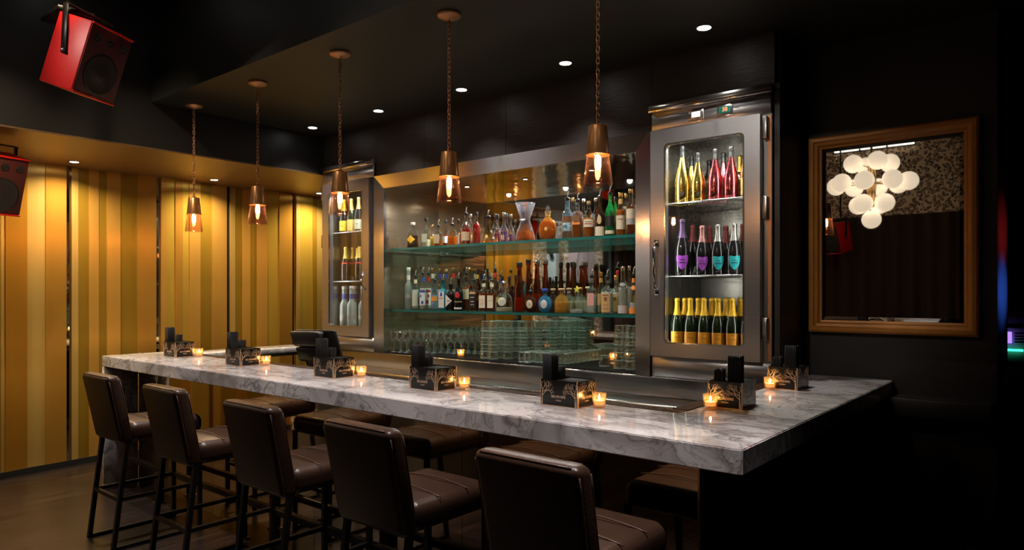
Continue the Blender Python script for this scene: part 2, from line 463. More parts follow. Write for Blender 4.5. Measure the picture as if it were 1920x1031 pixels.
# ------------------------------------------------------------------ recessed downlights and added fill spots
LAMP = pbr('downlight_lens', (1, 1, 1), .4, emis=(1, .95, .9), es=14)
DLRIM = pbr('downlight_rim', (.05, .05, .05), .4)
def downlight(name, x, y, z, label, group, r=.038):
    t = thing(name, label, 'ceiling light', (x, y, z), 0, group)
    rim = MB().lathe([(r, -.001), (r + .012, -.004), (r + .012, 0), (r, .0)], 28, cap=False).obj('rim', DLRIM, t)
    MB().lathe([(0, -.003), (r, -.003)], 28, cap=False).obj('lens', LAMP, t)
    return t
names = ['nearest the left fridge', 'second from the left fridge', 'in the middle of its row above the niche', 'second from the right fridge', 'just in front of the right fridge']
for (x, y), nm in zip(BACK_SPOTS, names):
    downlight('ceiling_spot', x, y, CEIL, 'small round white ceiling downlight ' + nm, 'downlights in the ceiling before the back bar')
names = ['', 'in the bronze soffit left of the small pendants', 'in the bronze soffit beside the left fridge', 'in the soffit end nearest the leopard column']
for (x, y), nm in zip(SOFFIT_SPOTS, ['in the bronze soffit, leftmost seen in the photo', *names[1:]]):
    downlight('ceiling_spot', x, y, SOFFIT, 'round white downlight ' + nm, 'downlights in the bronze soffit', .034)
for (x, y), nm in zip(HIGH_SPOTS, ('first', 'second', 'third', 'fourth', 'fifth')):
    downlight('ceiling_spot', x, y, HIGH, nm + ' round downlight over the stools, counted from the brass wall', 'downlights in the high ceiling', .045)

for (x, y), nm in zip(FILL_SPOTS, ('nearest the gallery wall', 'second from the gallery wall', 'third from the gallery wall', 'furthest from the gallery wall')):  # fittings made up for the added fill spots on the back bar
    downlight('ceiling_spot', x, y, HIGH, 'added unseen fill spot in the high ceiling, ' + nm, 'added fill spots in the high ceiling', .045)
for ((x, y), tgt), nm in zip(WALL_FILL_SPOTS, ('nearer the curtain', 'nearer the bar')):  # fittings made up for the added brass wall fill
    downlight('ceiling_spot', x, y, HIGH, 'added unseen fill spot turned to the brass wall, ' + nm, 'added fill spots turned to the brass wall', .045)
for (x, y), nm in zip(NICHE_SPOTS, ('left', 'middle', 'right')):
    downlight('puck_light', x, y, 2.4995, nm + ' one of three small lights under the steel niche ceiling', 'puck lights in the niche ceiling', .017)

# ------------------------------------------------------------------ bar top, base, rails
def poly_prism(pts, z0, z1, bev=.004):
    bm = bmesh.new()
    vs = [bm.verts.new((x, y, z0)) for x, y in pts]
    f = bm.faces.new(vs)
    r = bmesh.ops.extrude_face_region(bm, geom=[f])
    for v in r['geom']:
        if isinstance(v, bmesh.types.BMVert): v.co.z = z1
    bmesh.ops.recalc_face_normals(bm, faces=bm.faces)
    bmesh.ops.bevel(bm, geom=list(bm.edges), offset=bev, segments=2, affect='EDGES')
    bm.verts.index_update()
    b = MB(); b.add([v.co[:] for v in bm.verts], [[v.index for v in f.verts] for f in bm.faces]); bm.free()
    return b
TOP = 1.07
t = thing('marble_bar_top', 'thick white and grey veined marble bar top with a return to the wall', 'bar counter', (-3.4, 2.45, 0))
off = lambda o, root: setattr(o, 'location', (-root.location.x, -root.location.y, -root.location.z))
o = poly_prism([(-6.06, 2.2), (-.852, 2.2), (-.852, 4.488), (-1.31, 4.488), (-1.31, 2.70), (-6.06, 2.70)], .985, TOP).obj('worktop', MARBLE, t); off(o, t)
o = MB().rbox(-6.06, -6.02, 2.2, 2.46, 0, .985, .003, 1).obj('end_panel', MARBLE, t); off(o, t)
o = MB().rbox(-6.06, -5.74, 2.702, 3.99, 1.012, 1.058, .003, 1).obj('bar_flap', MARBLE)
tag(o, 'thin marble bar flap running back from the far end of the bar', 'bar flap')
ob = MB().box(-6.05, -5.75, 2.71, 3.98, .985, 1.012).obj('flap_frame', BLACKM, o)
t = thing('bar_cabinet', 'bronze mirrored front of the bar below the marble top', 'bar base', (-3.4, 2.5, 0))
o = MB().box(-6.02, -1.12, 2.47, 2.58, 0, .985).box(-1.24, -1.12, 2.58, 4.488, 0, .985).obj('carcass', BLACK, t); off(o, t)
xs = [-6.0, -4.78, -3.56, -2.34, -1.12]
for i in range(4):
    o = MB().box(xs[i] + .0015, xs[i + 1] - .0015, 2.455, 2.47, .0, .985).obj('mirror_panel', BRONZE_MIRROR, t); off(o, t)
o = MB().box(-1.12, -1.112, 2.452, 2.48, 0, .985).obj('edge_strip', pbr('brass_edge', (.7, .45, .15), .3, 1.0), t); off(o, t)
o = MB().box(-1.118, -1.11, 2.482, 4.486, 0, .985).obj('side_panel', VENB, t); off(o, t)
t = thing('foot_rail', 'dark square foot rail along the bottom of the bar', 'foot rail', (-3.4, 2.3, 0))
o = MB().rbox(-5.9, -1.2, 2.315, 2.355, .235, .275, .006, 2).obj('rail', BLACKM, t); off(o, t)
for x in (-5.35, -4.17, -3.0, -1.9):
    o = MB().rbox(x - .028, x + .028, 2.31, 2.36, .008, .235, .004, 1).obj('post', BLACKM, t); off(o, t)
    o2 = MB().box(x - .04, x + .04, 2.30, 2.37, 0, .008).obj('foot_plate', STEEL_D, t); off(o2, t)
# perforated drip rail let into the inner edge of the top
RAILM = pbr('bronze_drip_rail', (.16, .10, .07), .35, .8)
b = MB(); b.box(-5.6, -1.315, 2.70, 2.785, 1.045, 1.066); b.box(-1.40, -1.315, 2.785, 4.0, 1.045, 1.066)
x = -5.58
while x < -1.33:
    b.box(x, x + .006, 2.705, 2.78, 1.066, 1.071); x += .018
y = 2.80
while y < 3.98:
    b.box(-1.395, -1.32, y, y + .006, 1.066, 1.071); y += .018
tag(b.obj('drip_rail', RAILM), 'ridged bronze drip rail along the inner edge of the marble bar', 'drip rail')
# under-bar steel station inside the U
t = thing('sink_station', 'low dark steel bartender station with sinks behind the bar', 'bar station', (-3.3, 3.0, 0))
b = MB(); b.box(-5.3, -1.45, 2.80, 3.05, .78, .80); b.box(-5.3, -1.45, 2.80, 3.03, 0, .78)
o = b.obj('body', STEEL_D, t); off(o, t)
for x0, x1 in ((-4.1, -3.5), (-3.3, -2.6), (-2.3, -1.6)):
    b = MB()
    b.box(x0, x1, 2.84, 2.86, .80, .90); b.box(x0, x1, 3.02, 3.04, .80, .90); b.box(x0, x0 + .02, 2.86, 3.02, .80, .90); b.box(x1 - .02, x1, 2.86, 3.02, .80, .90)
    o = b.obj('basin', STEEL, t); off(o, t)

# ------------------------------------------------------------------ back bar counter, niche, shelves
LED = 1.035
t = thing('back_bar_counter', 'polished steel counter below the bottle shelves', 'counter', (-3.5, 4.4, 0))
o = MB().box(FX, -1.39, 4.062, 4.74, 0, .86).obj('cabinet', STEEL_D, t); off(o, t)
o = MB().box(FX, -1.39, 4.056, 4.062, .905, LED - .008).obj('front_panel', STEEL_H, t); off(o, t)
o = MB().rbox(FX, -1.39, 4.045, 4.74, LED - .012, LED, .003, 1).obj('ledge', STEEL_H, t); off(o, t)
o = MB().box(FX, -1.39, 4.062, 4.74, .86, LED - .012).obj('apron', STEEL_D, t); off(o, t)
t = thing('work_shelf', 'dark steel work shelf in front of the back counter', 'counter', (-3.5, 3.9, 0))
o = MB().rbox(-5.5, -1.45, 3.72, 4.05, .885, .903, .004, 1).obj('shelf_top', STEEL_D, t); off(o, t)
o = MB().rbox(-5.5, -1.45, 3.70, 3.72, .86, .915, .003, 1).obj('front_lip', STEEL_H, t); off(o, t)
o = MB().box(-5.48, -1.47, 3.76, 4.05, 0, .885).obj('cupboards', BLACKM, t); off(o, t)
# rubber mat on the ledge
b = MB().box(-4.80, -2.29, 4.06, 4.70, LED, LED + .008)
x = -4.79
while x < -2.3:
    b.box(x, x + .012, 4.05, 4.062, LED + .001, LED + .012); x += .03
y = 4.08
while y < 4.69:
    b.box(-4.79, -2.30, y, y + .008, LED + .008, LED + .011); y += .022
tag(b.obj('rubber_bar_mat', pbr('black_rubber', (.012, .012, .014), .5)), 'ribbed black rubber mat under the rows of clean glasses', 'bar mat')
NX0, NX1, NY, NZ = -4.925, -2.165, 4.725, 2.615
t = thing('back_bar_niche', 'steel framed niche with a mirrored back behind the bottles', 'back bar', (-3.5, 4.5, 1.03))
w_ = .115
fr = MB()   # mitred, splayed picture-frame trim
def mitre(b, x0, x1, z0, z1, w, y0, y1, yb, bottom=True, mi=0):
    o = [(x0, z0), (x1, z0), (x1, z1), (x0, z1)]
    i = [(x0 + w, z0 + (w if bottom else 0)), (x1 - w, z0 + (w if bottom else 0)), (x1 - w, z1 - w), (x0 + w, z1 - w)]
    sides = [(0, 1), (1, 2), (2, 3), (3, 0)] if bottom else [(1, 2), (2, 3), (3, 0)]
    for a, c in sides:
        vs = [(o[a][0], y0, o[a][1]), (o[c][0], y0, o[c][1]), (i[c][0], y1, i[c][1]), (i[a][0], y1, i[a][1]),
              (o[a][0], yb, o[a][1]), (o[c][0], yb, o[c][1]), (i[c][0], yb, i[c][1]), (i[a][0], yb, i[a][1])]
        b.add(vs, [(0, 1, 2, 3), (4, 7, 6, 5), (0, 4, 5, 1), (3, 2, 6, 7), (0, 3, 7, 4), (1, 5, 6, 2)], mi)
mitre(fr, NX0, NX1, LED, NZ, w_, 4.022, 4.040, 4.07, False)
o = fr.obj('frame', STEEL_H, t); off(o, t)
SIDEM = pbr('brushed_side_steel', (.74, .62, .45), .22, .92, bump=.5, bscale=2.2, stretch=(1, .5, 5), noise=.1, nscale=4)
o = MB().box(NX0 + .09, NX0 + .115, 4.07, NY, LED + .001, NZ - .115).obj('side_panel', SIDEM, t); off(o, t)
o = MB().box(NX1 - .115, NX1 - .09, 4.07, NY, LED + .001, NZ - .115).obj('side_panel', SIDEM, t); off(o, t)
o = MB().box(NX0 + .09, NX1 - .09, 4.07, NY + .02, NZ - .115, NZ - .09).obj('top_panel', pbr('wavy_steel', (.55, .48, .33), .09, 1.0, bump=1.0, bscale=1.6), t); off(o, t)
xs = [NX0 + .09, -4.0, -3.1, NX1 - .09]
for i in range(3):
    o = MB().box(xs[i] + .001, xs[i + 1] - .001, NY, NY + .012, LED + .001, NZ - .115).obj('mirror_panel', BACK_MIRROR, t); off(o, t)
SHG = thin_glass('green_edge_glass', (.80, .93, .88), .06, .02)
EDGE = pbr('green_glass_edge', (.03, .22, .20), .08, .0, trans=.35, ior=1.5)
for z, lb, y0 in ((1.965, 'upper green-edged glass shelf inside the steel niche', 4.10), (1.425, 'lower green-edged glass shelf inside the steel niche', 4.09)):
    t = thing('glass_shelf', lb, 'shelf', (-3.54, y0, z), 0, 'glass shelves in the niche')
    x0, x1 = NX0 + .15 if z > 1.6 else NX0 + .17, NX1 - .117
    b = MB(); nn = 24; fv = []
    for k in range(nn + 1):
        u = k / nn; x = x0 + (x1 - x0) * u; yy = y0 - .03 * math.sin(PI * u)
        fv.append((x, yy))
    vs = [(x, y, z - .019) for x, y in fv] + [(x, y, z) for x, y in fv] + [(x0, NY - .002, z - .019), (x1, NY - .002, z - .019), (x0, NY - .002, z), (x1, NY - .002, z)]
    m = nn + 1
    fs = [tuple([m + k for k in range(m)] + [2 * m + 3, 2 * m + 2])]
    fs.append(tuple([k for k in range(m)][::-1] + [2 * m, 2 * m + 1]))
    b.add(vs, fs, 0)
    b.add(vs, [(k, k + 1, m + k + 1, m + k) for k in range(nn)] + [(0, m, 2 * m + 2, 2 * m), (nn, 2 * m + 1, 2 * m + 3, m + nn), (2 * m, 2 * m + 2, 2 * m + 3, 2 * m + 1)], 1)
    o = b.obj('pane', [SHG, EDGE], t); off(o, t)
    for x in (x0 + .05, x1 - .05):
        o = MB().rbox(x - .012, x + .012, NY - .06, NY - .001, z - .045, z - .019, .004, 1).obj('bracket', STEEL_H, t); off(o, t)

# ------------------------------------------------------------------ fridges
DOORGL = thin_glass('fridge_door_glass', (.96, .97, .96), .03, .01)
INNER = pbr('fridge_liner_steel', (.20, .195, .18), .26, .9, bump=.15, bscale=4, stretch=(1, 1, 8))
TUBE = pbr('fridge_tube_light', (1, 1, 1), .4, emis=(1, .98, .90), es=24)
def fridge(x0, x1, label, hinge, pw):
    """steel glass-door fridge: x0..x1, standing on the counter; hinge = +1 when hung on the +X side"""
    Z0, Z1, Y0, Y1 = LED, 2.775, 4.05, 4.72
    t = thing('glass_door_fridge', label, 'fridge', ((x0 + x1) / 2, 4.4, Z0), 0, 'glass door fridges at both ends of the back bar')
    def P(b, name, m, par=t, lab=None):
        o = b.obj(name, m, par, label=lab)
        if par is t: off(o, t)
        return o
    b = MB(); s = .045
    b.box(x0, x0 + s, Y0, Y1, Z0, Z1 - .06); b.box(x1 - s, x1, Y0, Y1, Z0, Z1 - .06); b.box(x0 + s, x1 - s, Y1 - s, Y1, Z0, Z1 - .06)
    b.box(x0 + s, x1 - s, Y0, Y1 - s, Z0, Z0 + .15); b.box(x0 + s, x1 - s, Y0, Y1 - s, 2.60, Z1 - .06)
    P(b, 'body', INNER)
    P(MB().rbox(x0, x1, Y0 - .02, Y0, Z0 + .004, 1.165, .003, 1), 'base_panel', STEEL)
    P(MB().rbox(x0, x1, Y0 - .022, Y0, 2.612, 2.725, .003, 1), 'header_panel', STEEL)
    P(MB().rbox(x0 - .012, x1 + .012, Y0 - .05, Y0 + .02, 2.725, 2.775, .004, 1), 'top_trim', STEEL_H)
    b = MB(); b.box(x0, x0 + .085, Y0 - .006, Y0 - .001, 1.165, 2.612); b.box(x1 - .085, x1, Y0 - .006, Y0 - .001, 1.165, 2.612)
    b.box(x0 + .085, x1 - .085, Y0 - .006, Y0 - .001, 1.165, 1.235); b.box(x0 + .085, x1 - .085, Y0 - .006, Y0 - .001, 2.545, 2.612)
    P(b, 'face_frame', STEEL_D)
    # switch and temperature display
    xa = x0 + (x1 - x0) * .40; xb = x0 + (x1 - x0) * .64
    o = P(MB().rbox(xa - .05, xa + .05, Y0 - .026, Y0 - .022, 2.635, 2.71, .002, 1), 'switch_plate', STEEL_D)
    MB().rbox(xa - .028, xa + .028, Y0 - .030, Y0 - .026, 2.655, 2.69, .002, 1).obj('light_switch', pbr('lit_white_switch', (.9, .9, .85), .4, emis=(1, .93, .8), es=.9), o)
    if hinge > 0:
        o = P(MB().rbox(xb - .05, xb + .05, Y0 - .026, Y0 - .022, 2.635, 2.71, .002, 1), 'display_plate', STEEL_D)
        MB().rbox(xb - .036, xb + .036, Y0 - .030, Y0 - .026, 2.652, 2.692, .008, 2).obj('display_window', pbr('display_green', (.01, .08, .06), .2, emis=(.0, .25, .16), es=.3), o)
        text('display_digits', '38', .034, pbr('display_red', (1, .1, .05), .4, emis=(1, .12, .04), es=3), o, (xb + .002, Y0 - .0305, 2.672), (R(90), 0, 0))
    # door
    dx0, dx1 = (x0 + .012, x1 - .05) if hinge > 0 else (x0 + .05, x1 - .02)
    d0, d1, ya, yb = 1.172, 2.605, Y0 - .062, Y0 - .008
    fw = .098; r = .03
    gx0, gx1, g0, g1 = dx0 + fw, dx1 - fw * .95, d0 + .085, d1 - .095
    def rring(x0, x1, z0, z1, r, n=6):
        pts = []
        for cx, cz, a in ((x1 - r, z1 - r, 0), (x0 + r, z1 - r, 90), (x0 + r, z0 + r, 180), (x1 - r, z0 + r, 270)):
            for k in range(n + 1):
                q = R(a + 90 * k / n); pts.append((cx + r * math.cos(q), cz + r * math.sin(q)))
        return pts
    O = rring(dx0, dx1, d0, d1, .006); I = rring(gx0, gx1, g0, g1, r); m = len(O)
    vs = [(x, ya, z) for x, z in O] + [(x, ya, z) for x, z in I] + [(x, yb, z) for x, z in O] + [(x, yb, z) for x, z in I]
    fs = []
    for k in range(m):
        j = (k + 1) % m
        fs += [(k, m + k, m + j, j), (k, j, 2 * m + j, 2 * m + k), (m + k, 3 * m + k, 3 * m + j, m + j), (2 * m + k, 2 * m + j, 3 * m + j, 3 * m + k)]
    door = P(MB().add(vs, fs), 'door', STEEL)
    I2 = rring(gx0 - .002, gx1 + .002, g0 - .002, g1 + .002, r); I3 = rring(gx0 + .007, gx1 - .007, g0 + .007, g1 - .007, r * .8)
    vs = [(x, ya - .002, z) for x, z in I2] + [(x, ya - .002, z) for x, z in I3] + [(x, ya + .012, z) for x, z in I3] + [(x, ya + .012, z) for x, z in I2]
    fs = [(a * m + k, b_ * m + k, b_ * m + (k + 1) % m, a * m + (k + 1) % m) for k in range(m) for a, b_ in ((0, 1), (1, 2), (3, 0))]
    MB().add(vs, fs).obj('glazing_trim', STEEL_H, door)
    MB().box(gx0 + .001, gx1 - .001, ya + .014, ya + .02, g0 + .001, g1 - .001).obj('glass_pane', DOORGL, door)
    hx = dx0 + .045 if hinge > 0 else dx1 - .045
    hy = ya
    if hinge > 0:
        b = MB()
        b.tube([(hx, hy, 1.58), (hx, hy - .035, 1.61), (hx, hy - .038, 1.72), (hx, hy - .035, 1.85), (hx, hy, 1.88)], [.010, .013, .012, .013, .010], 10)
        b.rbox(hx - .016, hx + .016, hy - .008, hy, 1.555, 1.60, .004, 2); b.rbox(hx - .016, hx + .016, hy - .008, hy, 1.865, 1.91, .004, 2)
    else:
        b = MB(); b.tube([(hx, hy, 1.60), (hx, hy - .04, 1.63), (hx, hy - .045, 1.70), (hx, hy - .02, 1.76)], .010, 10)
    b.obj('handle', pbr('chrome', (.8, .8, .8), .1, 1.0), door)
    for z in (2.46, 2.0, 1.30):
        hx = dx1 + .022 if hinge > 0 else dx0 - .022
        P(MB().rbox(hx - .014, hx + .014, Y0 - .05, Y0 - .004, z, z + .13, .004, 2), 'hinge', STEEL_D)
    if hinge > 0: P(MB().box(x1 - .022, x1 - .002, Y0 - .012, Y0 + .0, 1.18, 2.60), 'side_strip', COPPER_D, lab='copper toned side strip')
    # shelves
    WIRE = pbr('chrome_wire', (.8, .8, .8), .2, 1.0)
    for z in (2.15, 1.685, 1.215):
        b = MB(); b.tube([(x0 + s, Y0 + .035, z - .006), (x1 - s, Y0 + .035, z - .006)], .006, 8); b.tube([(x0 + s, Y1 - s - .02, z - .005), (x1 - s, Y1 - s - .02, z - .005)], .004, 6)
        xx = x0 + s + .015
        while xx < x1 - s:
            b.box(xx - .0017, xx + .0017, Y0 + .035, Y1 - s, z - .0035, z); xx += .019
        P(b, 'shelf', WIRE)
    for xx, sg in ((x0 + s + .012, 1), (x1 - s - .012, -1)):
        P(MB().box(xx - .006, xx + .006, Y0 + .006, Y0 + .016, 1.25, 2.54), 'tube_light', TUBE)
    P(MB().box(x0 + .2, x1 - .2, Y0 + .05, Y0 + .065, 2.59, 2.598), 'tube_light', TUBE)
    light('fridge_lamp', 'AREA', ((x0 + x1) / 2, Y0 + .06, 2.58), pw, (1, .96, .86), x1 - x0 - .3, (R(-28), 0, 0), size_y=.02)
    return t
fridge(-2.155, -1.392, 'tall steel fridge with a glass door and red digits, beside the framed mirror', 1, 14)
fridge(-5.70, -4.935, 'tall steel fridge with a glass door, next to the brass wall', -1, 11)

# ------------------------------------------------------------------ bar stools
def make_stool(label):
    t = thing('bar_stool', label, 'bar stool', (0, 0, 0), 0, 'brown leather bar stools along the bar')
    W = .205
    # lean: the back tilts away from the bar towards the top
    def lean(x, y, z):
        k = (z - .66) / .42
        bow = .012 * math.cos(min(1, abs(x) / W) * PI / 2)
        return (x * (1 + .03 * k), y - .085 * k + .0 * bow, z)
    b = MB().rbox(-W, W, .0, .085, .64, 1.065, .030, 5, fn=lean)
    b.obj('backrest', LEATHER, t)
    b = MB()
    for yy in (.006, .079):
        for sx in (-1, 1):
            b.tube([lean(sx * (W - .005), yy + (.006 if yy < .04 else -.006), z) for z in [.67 + .365 * i / 8 for i in range(9)]], .0032, 5)
        b.tube([lean(-W + .03 + (2 * W - .06) * i / 6, yy + (.006 if yy < .04 else -.006), 1.0605) for i in range(7)], .0032, 5)
    b.obj('piping', PIPING, t)
    def puff(x, y, z):
        if z > .72: z += .026 * math.cos(x / W * 1.3) * math.cos((y - .27) / .24 * 1.2)
        return (x, y, z)
    MB().rbox(-W, W, .06, .52, .645, .758, .042, 6, fn=puff).obj('seat', LEATHER, t)
    b = MB()
    for yy in (.20, .36):
        b.tube([puff(-W + .004 + (2 * W - .008) * i / 10, yy, .7545) for i in range(11)], .003, 5)
    b.obj('seat_seam', PIPING, t)
    L = .0125
    for sx in (-1, 1):
        for y0, y1 in ((-.035, .045), (.50, .50)):
            x = sx * (W - .016)
            vs = []
            for z, yy in ((0, y0), (.66, y1)):
                vs += [(x - L, yy - L, z), (x + L, yy - L, z), (x + L, yy + L, z), (x - L, yy + L, z)]
            MB().add(vs, [(3, 2, 1, 0), (4, 5, 6, 7), (0, 1, 5, 4), (1, 2, 6, 5), (2, 3, 7, 6), (3, 0, 4, 7)]).obj('leg', BLACKM, t)
    for sx in (-1, 1):
        x = sx * (W - .016)
        MB().box(x - .011, x + .011, .005, .49, .295, .317).obj('stretcher', BLACKM, t)
        MB().box(x - .011, x + .011, -.03, .49, .0, .02).obj('floor_runner', BLACKM, t)
    for yy in (.0, .50):
        MB().box(-W + .027, W - .027, yy - .010, yy + .010, .295, .317).obj('stretcher', BLACKM, t)
    return t
st = None
for x, lb in ((-4.755, 'brown leather bar stool at the end of the bar by the marble end panel'),
              (-3.875, 'brown leather bar stool, second from the marble end panel'),
              (-2.985, 'brown leather bar stool in the middle of the row of five'),
              (-2.18, 'brown leather bar stool, second from the bar corner'),
              (-1.345, 'brown leather bar stool closest to the bar corner, cut by the frame')):
    if st is None: st = make_stool(lb); st.location = (x, 1.755, 0)
    else: dup(st, (x, 1.755, 0), 0, lb)

# ------------------------------------------------------------------ pendants
PGL = thin_glass('pendant_glass', (.92, .82, .78), .035, .01, gloss=(1, .85, .75), diff=(.8, .5, .42), dmix=.003, edge=.05)
BULB = pbr('edison_bulb', (1, .7, .4), .3, emis=(1, .52, .19), es=150)
def make_pendant(label):
    t = thing('pendant_lamp', label, 'pendant light', (0, 0, 0), 0, 'copper and glass pendants over the bar')
    z0 = CEIL
    MB().lathe([(0, -.032), (.02, -.032), (.028, -.026), (.062, -.016), (.066, -.008), (.066, 0), (0, 0)], 28, cap=False).obj('canopy', COPPER_D, t)
    b = MB(); z = -.03; k = 0; cu = None
    while z > -.735:
        a = (k % 2) * PI / 2
        pts = []
        for i in range(12):
            q = 2 * PI * i / 12
            u, v = .0085 * math.cos(q), .0165 * math.sin(q)
            pts.append((u * math.cos(a), u * math.sin(a), z - .0145 + v))
        b.tube(pts, .0026, 5, closed=True); z -= .0255; k += 1
    b.obj('chain', COPPER_D, t)
    cord = MB().tube([(.004 * math.sin(i * 1.3), .004 * math.cos(i * 1.3), -.03 - .71 * i / 24) for i in range(25)], .0022, 5).obj('cord', BLACKM, t)
    zt, zm, zb = -.745, -.875, -1.015
    s = MB().lathe([(0, zt + .012), (.012, zt + .010), (.014, zt), (.040, zt - .001), (.042, zt - .006), (.0535, zm), (.058, zm - .002), (.058, zm - .006), (.051, zm - .006), (.038, zt - .008), (0, zt - .010)], 36, cap=False).obj('metal_shade', COPPER, t)
    MB().lathe([(.016, zt - .01), (.016, zm + .004), (.012, zm - .006), (0, zm - .008)], 16, cap=False).obj('lamp_socket', COPPER_D, t)
    MB().lathe([(.050, zm + .003), (.067, zb), (.0655, zb - .002), (.064, zb), (.047, zm + .003)], 40, cap=False).obj('glass_shade', PGL, t)
    bl = MB().lathe([(0, zm - .072), (.006, zm - .070), (.0125, zm - .064), (.0135, zm - .056), (.0135, zm - .022), (.0125, zm - .014), (.0085, zm - .006)], 20, cap=False).obj('light_bulb', BULB, t)
    return t
PEND = [(-5.52, 'copper pendant lamp nearest the brass wall, smallest looking'), (-4.57, 'copper pendant lamp, second from the brass wall'),
        (-3.61, 'middle copper pendant lamp, before the left fridge'), (-2.65, 'copper pendant lamp hanging before the upper glass shelf decanters'), (-1.705, 'copper pendant lamp nearest the right fridge')]
PEND[3] = (-2.65, 'copper pendant lamp, second from the right fridge')
PY = 2.68
p0 = None
for x, lb in PEND:
    if p0 is None: p0 = make_pendant(lb); p0.location = (x, PY, CEIL)
    else: dup(p0, (x, PY, CEIL), 0, lb)

# ------------------------------------------------------------------ caddies, straws, napkins, candles
ACR = thin_glass('smoky_acrylic', (.50, .47, .45), .02, .02)
CARD = pbr('black_gloss_card', (.010, .009, .009), .22)
GOLD = pbr('copper_foil_print', (.85, .58, .38), .4, .3)
NAP = pbr('black_napkin', (.004, .004, .005), .7, spec=.2)
STRAW = pbr('black_straw', (.003, .003, .003), .4, spec=.25)
def tree_face(b, w, h, fx, seed):
    """branching tree silhouettes rising along both sides of a w x h face; fx maps (u, v, out) to 3-D"""
    rn = random.Random(seed)
    def seg(u0, v0, u1, v1, t0, t1):
        du, dv = u1 - u0, v1 - v0; l = math.hypot(du, dv) or 1e-6
        nx, ny = -dv / l, du / l
        q = [(u0 + nx * t0, v0 + ny * t0), (u0 - nx * t0, v0 - ny * t0), (u1 - nx * t1, v1 - ny * t1), (u1 + nx * t1, v1 + ny * t1)]
        b.add([fx(a, c, .0006) for a, c in q] + [fx(a, c, .0001) for a, c in q], [(0, 1, 2, 3), (0, 4, 5, 1), (1, 5, 6, 2), (2, 6, 7, 3), (3, 7, 4, 0)])
    def grow(u, v, ang, ln, th, dep, side):
        u1 = u + math.cos(ang) * ln; v1 = v + math.sin(ang) * ln
        u1 = min(max(u1, .002), w - .002); v1 = min(v1, h - .002)
        seg(u, v, u1, v1, th, th * .7)
        if dep == 0 or v1 >= h - .003: return
        for da in (rn.uniform(.25, .6), -rn.uniform(.25, .6)):
            grow(u1, v1, ang + da, ln * rn.uniform(.68, .85), th * .66, dep - 1, side)
    for side in (0, 1):
        u0 = .010 if side == 0 else w - .010
        sg = 1 if side == 0 else -1
        seg(u0, .001, u0, h * .42, .0022, .0017)
        grow(u0, h * .42, PI / 2 - sg * .1, h * .17, .0015, 3, side)
        grow(u0, h * .36, PI / 2 - sg * .75, h * .20, .0013, 4, side)
        grow(u0, h * .50, PI / 2 - sg * 1.05, h * .19, .0012, 4, side)
        seg(u0 - sg * .005, .001, u0, h * .36, .0011, .001)
    seg(.001, .0015, w - .001, .0015, .0012, .0012)
    seg(.0012, 0, .0012, h, .0010, .0010); seg(w - .0012, 0, w - .0012, h, .0010, .0010)
CW, CD, CH = .20, .15, .116
def make_caddy(label):
    t = thing('bar_caddy', label, 'napkin caddy', (0, 0, 0), 0, 'black tree printed caddies on the marble bar')
    x, y = CW / 2, CD / 2
    MB().box(-x, x, -y, y, 0, .004).obj('base', CARD, t)
    b = MB(); b.box(-x, x, -y, -y + .003, .004, CH); b.obj('front_panel', CARD, t)
    b = MB(); b.box(-x, x, y - .003, y, .004, CH); b.obj('rear_panel', CARD, t)
    for sx, nm in ((-1, 0), (1, 1)):
        xa = sx * x - (.003 if sx > 0 else 0)
        MB().box(xa, xa + .003, -y + .003, y - .003, .004, CH).obj('side_panel', CARD, t)
    MB().box(-.035, -.033, -y + .003, y - .003, .004, CH - .004).obj('divider', ACR, t)
    MB().box(-x + .003, -.035, -.006, -.004, .004, CH - .004).obj('divider', ACR, t)
    b = MB(); tree_face(b, CW, CH, lambda u, v, o_: (-x + u, -y - o_, v), 5); b.obj('tree_print', GOLD, t)
    b = MB(); tree_face(b, CD, CH, lambda u, v, o_: (x + o_, -y + u, v), 9); b.obj('tree_print', GOLD, t)
    b = MB(); tree_face(b, CD, CH, lambda u, v, o_: (-x - o_, y - u, v), 12); b.obj('tree_print', GOLD, t)
    F_ = (R(90), 0, 0); S_ = (R(90), 0, R(90)); S2 = (R(90), 0, R(-90))
    for bd, sz, z in (('BELVEDERE', .0155, .042), ('VODKA', .009, .026)):
        text('lettering', bd, sz, GOLD, t, (0, -y - .0006, z), F_)
        text('lettering', bd, sz, GOLD, t, (x + .0006, 0, z), S_)
        text('lettering', bd, sz, GOLD, t, (-x - .0006, 0, z), S2)
    for bd in t.children:
        pass
    return t
def straws(name, label, group, w_, d_, h_, seed):
    rn = random.Random(seed); b = MB(); r = .0042
    ny = int(d_ / (2 * r)); nx = int(w_ / (2 * r))
    for i in range(nx):
        for j in range(ny):
            cx = -w_ / 2 + r + i * 2 * r; cy = -d_ / 2 + r + j * 2 * r
            h = h_ - rn.random() * .006
            b.lathe([(r, .0), (r, h), (r * .6, h), (r * .6, h - .01)], 7, c=(cx, cy, 0), cap=False)
    o = b.obj(name, STRAW)
    return tag(o, label, 'straws', group)
CUPG = thin_glass('candle_cup_glass', (1.0, .93, .82), .05, .03, diff=(1, .62, .28), dmix=.12, edge=.25)  # orange translucent tint makes the cup look lit from inside
WAX = pbr('glowing_amber_wax', (.95, .62, .30), .5, emis=(1, .42, .10), es=1.1)  # wax emits by itself, standing in for the flame's glow
FLAME = pbr('flame', (1, .8, .4), .5, emis=(1, .60, .24), es=260)
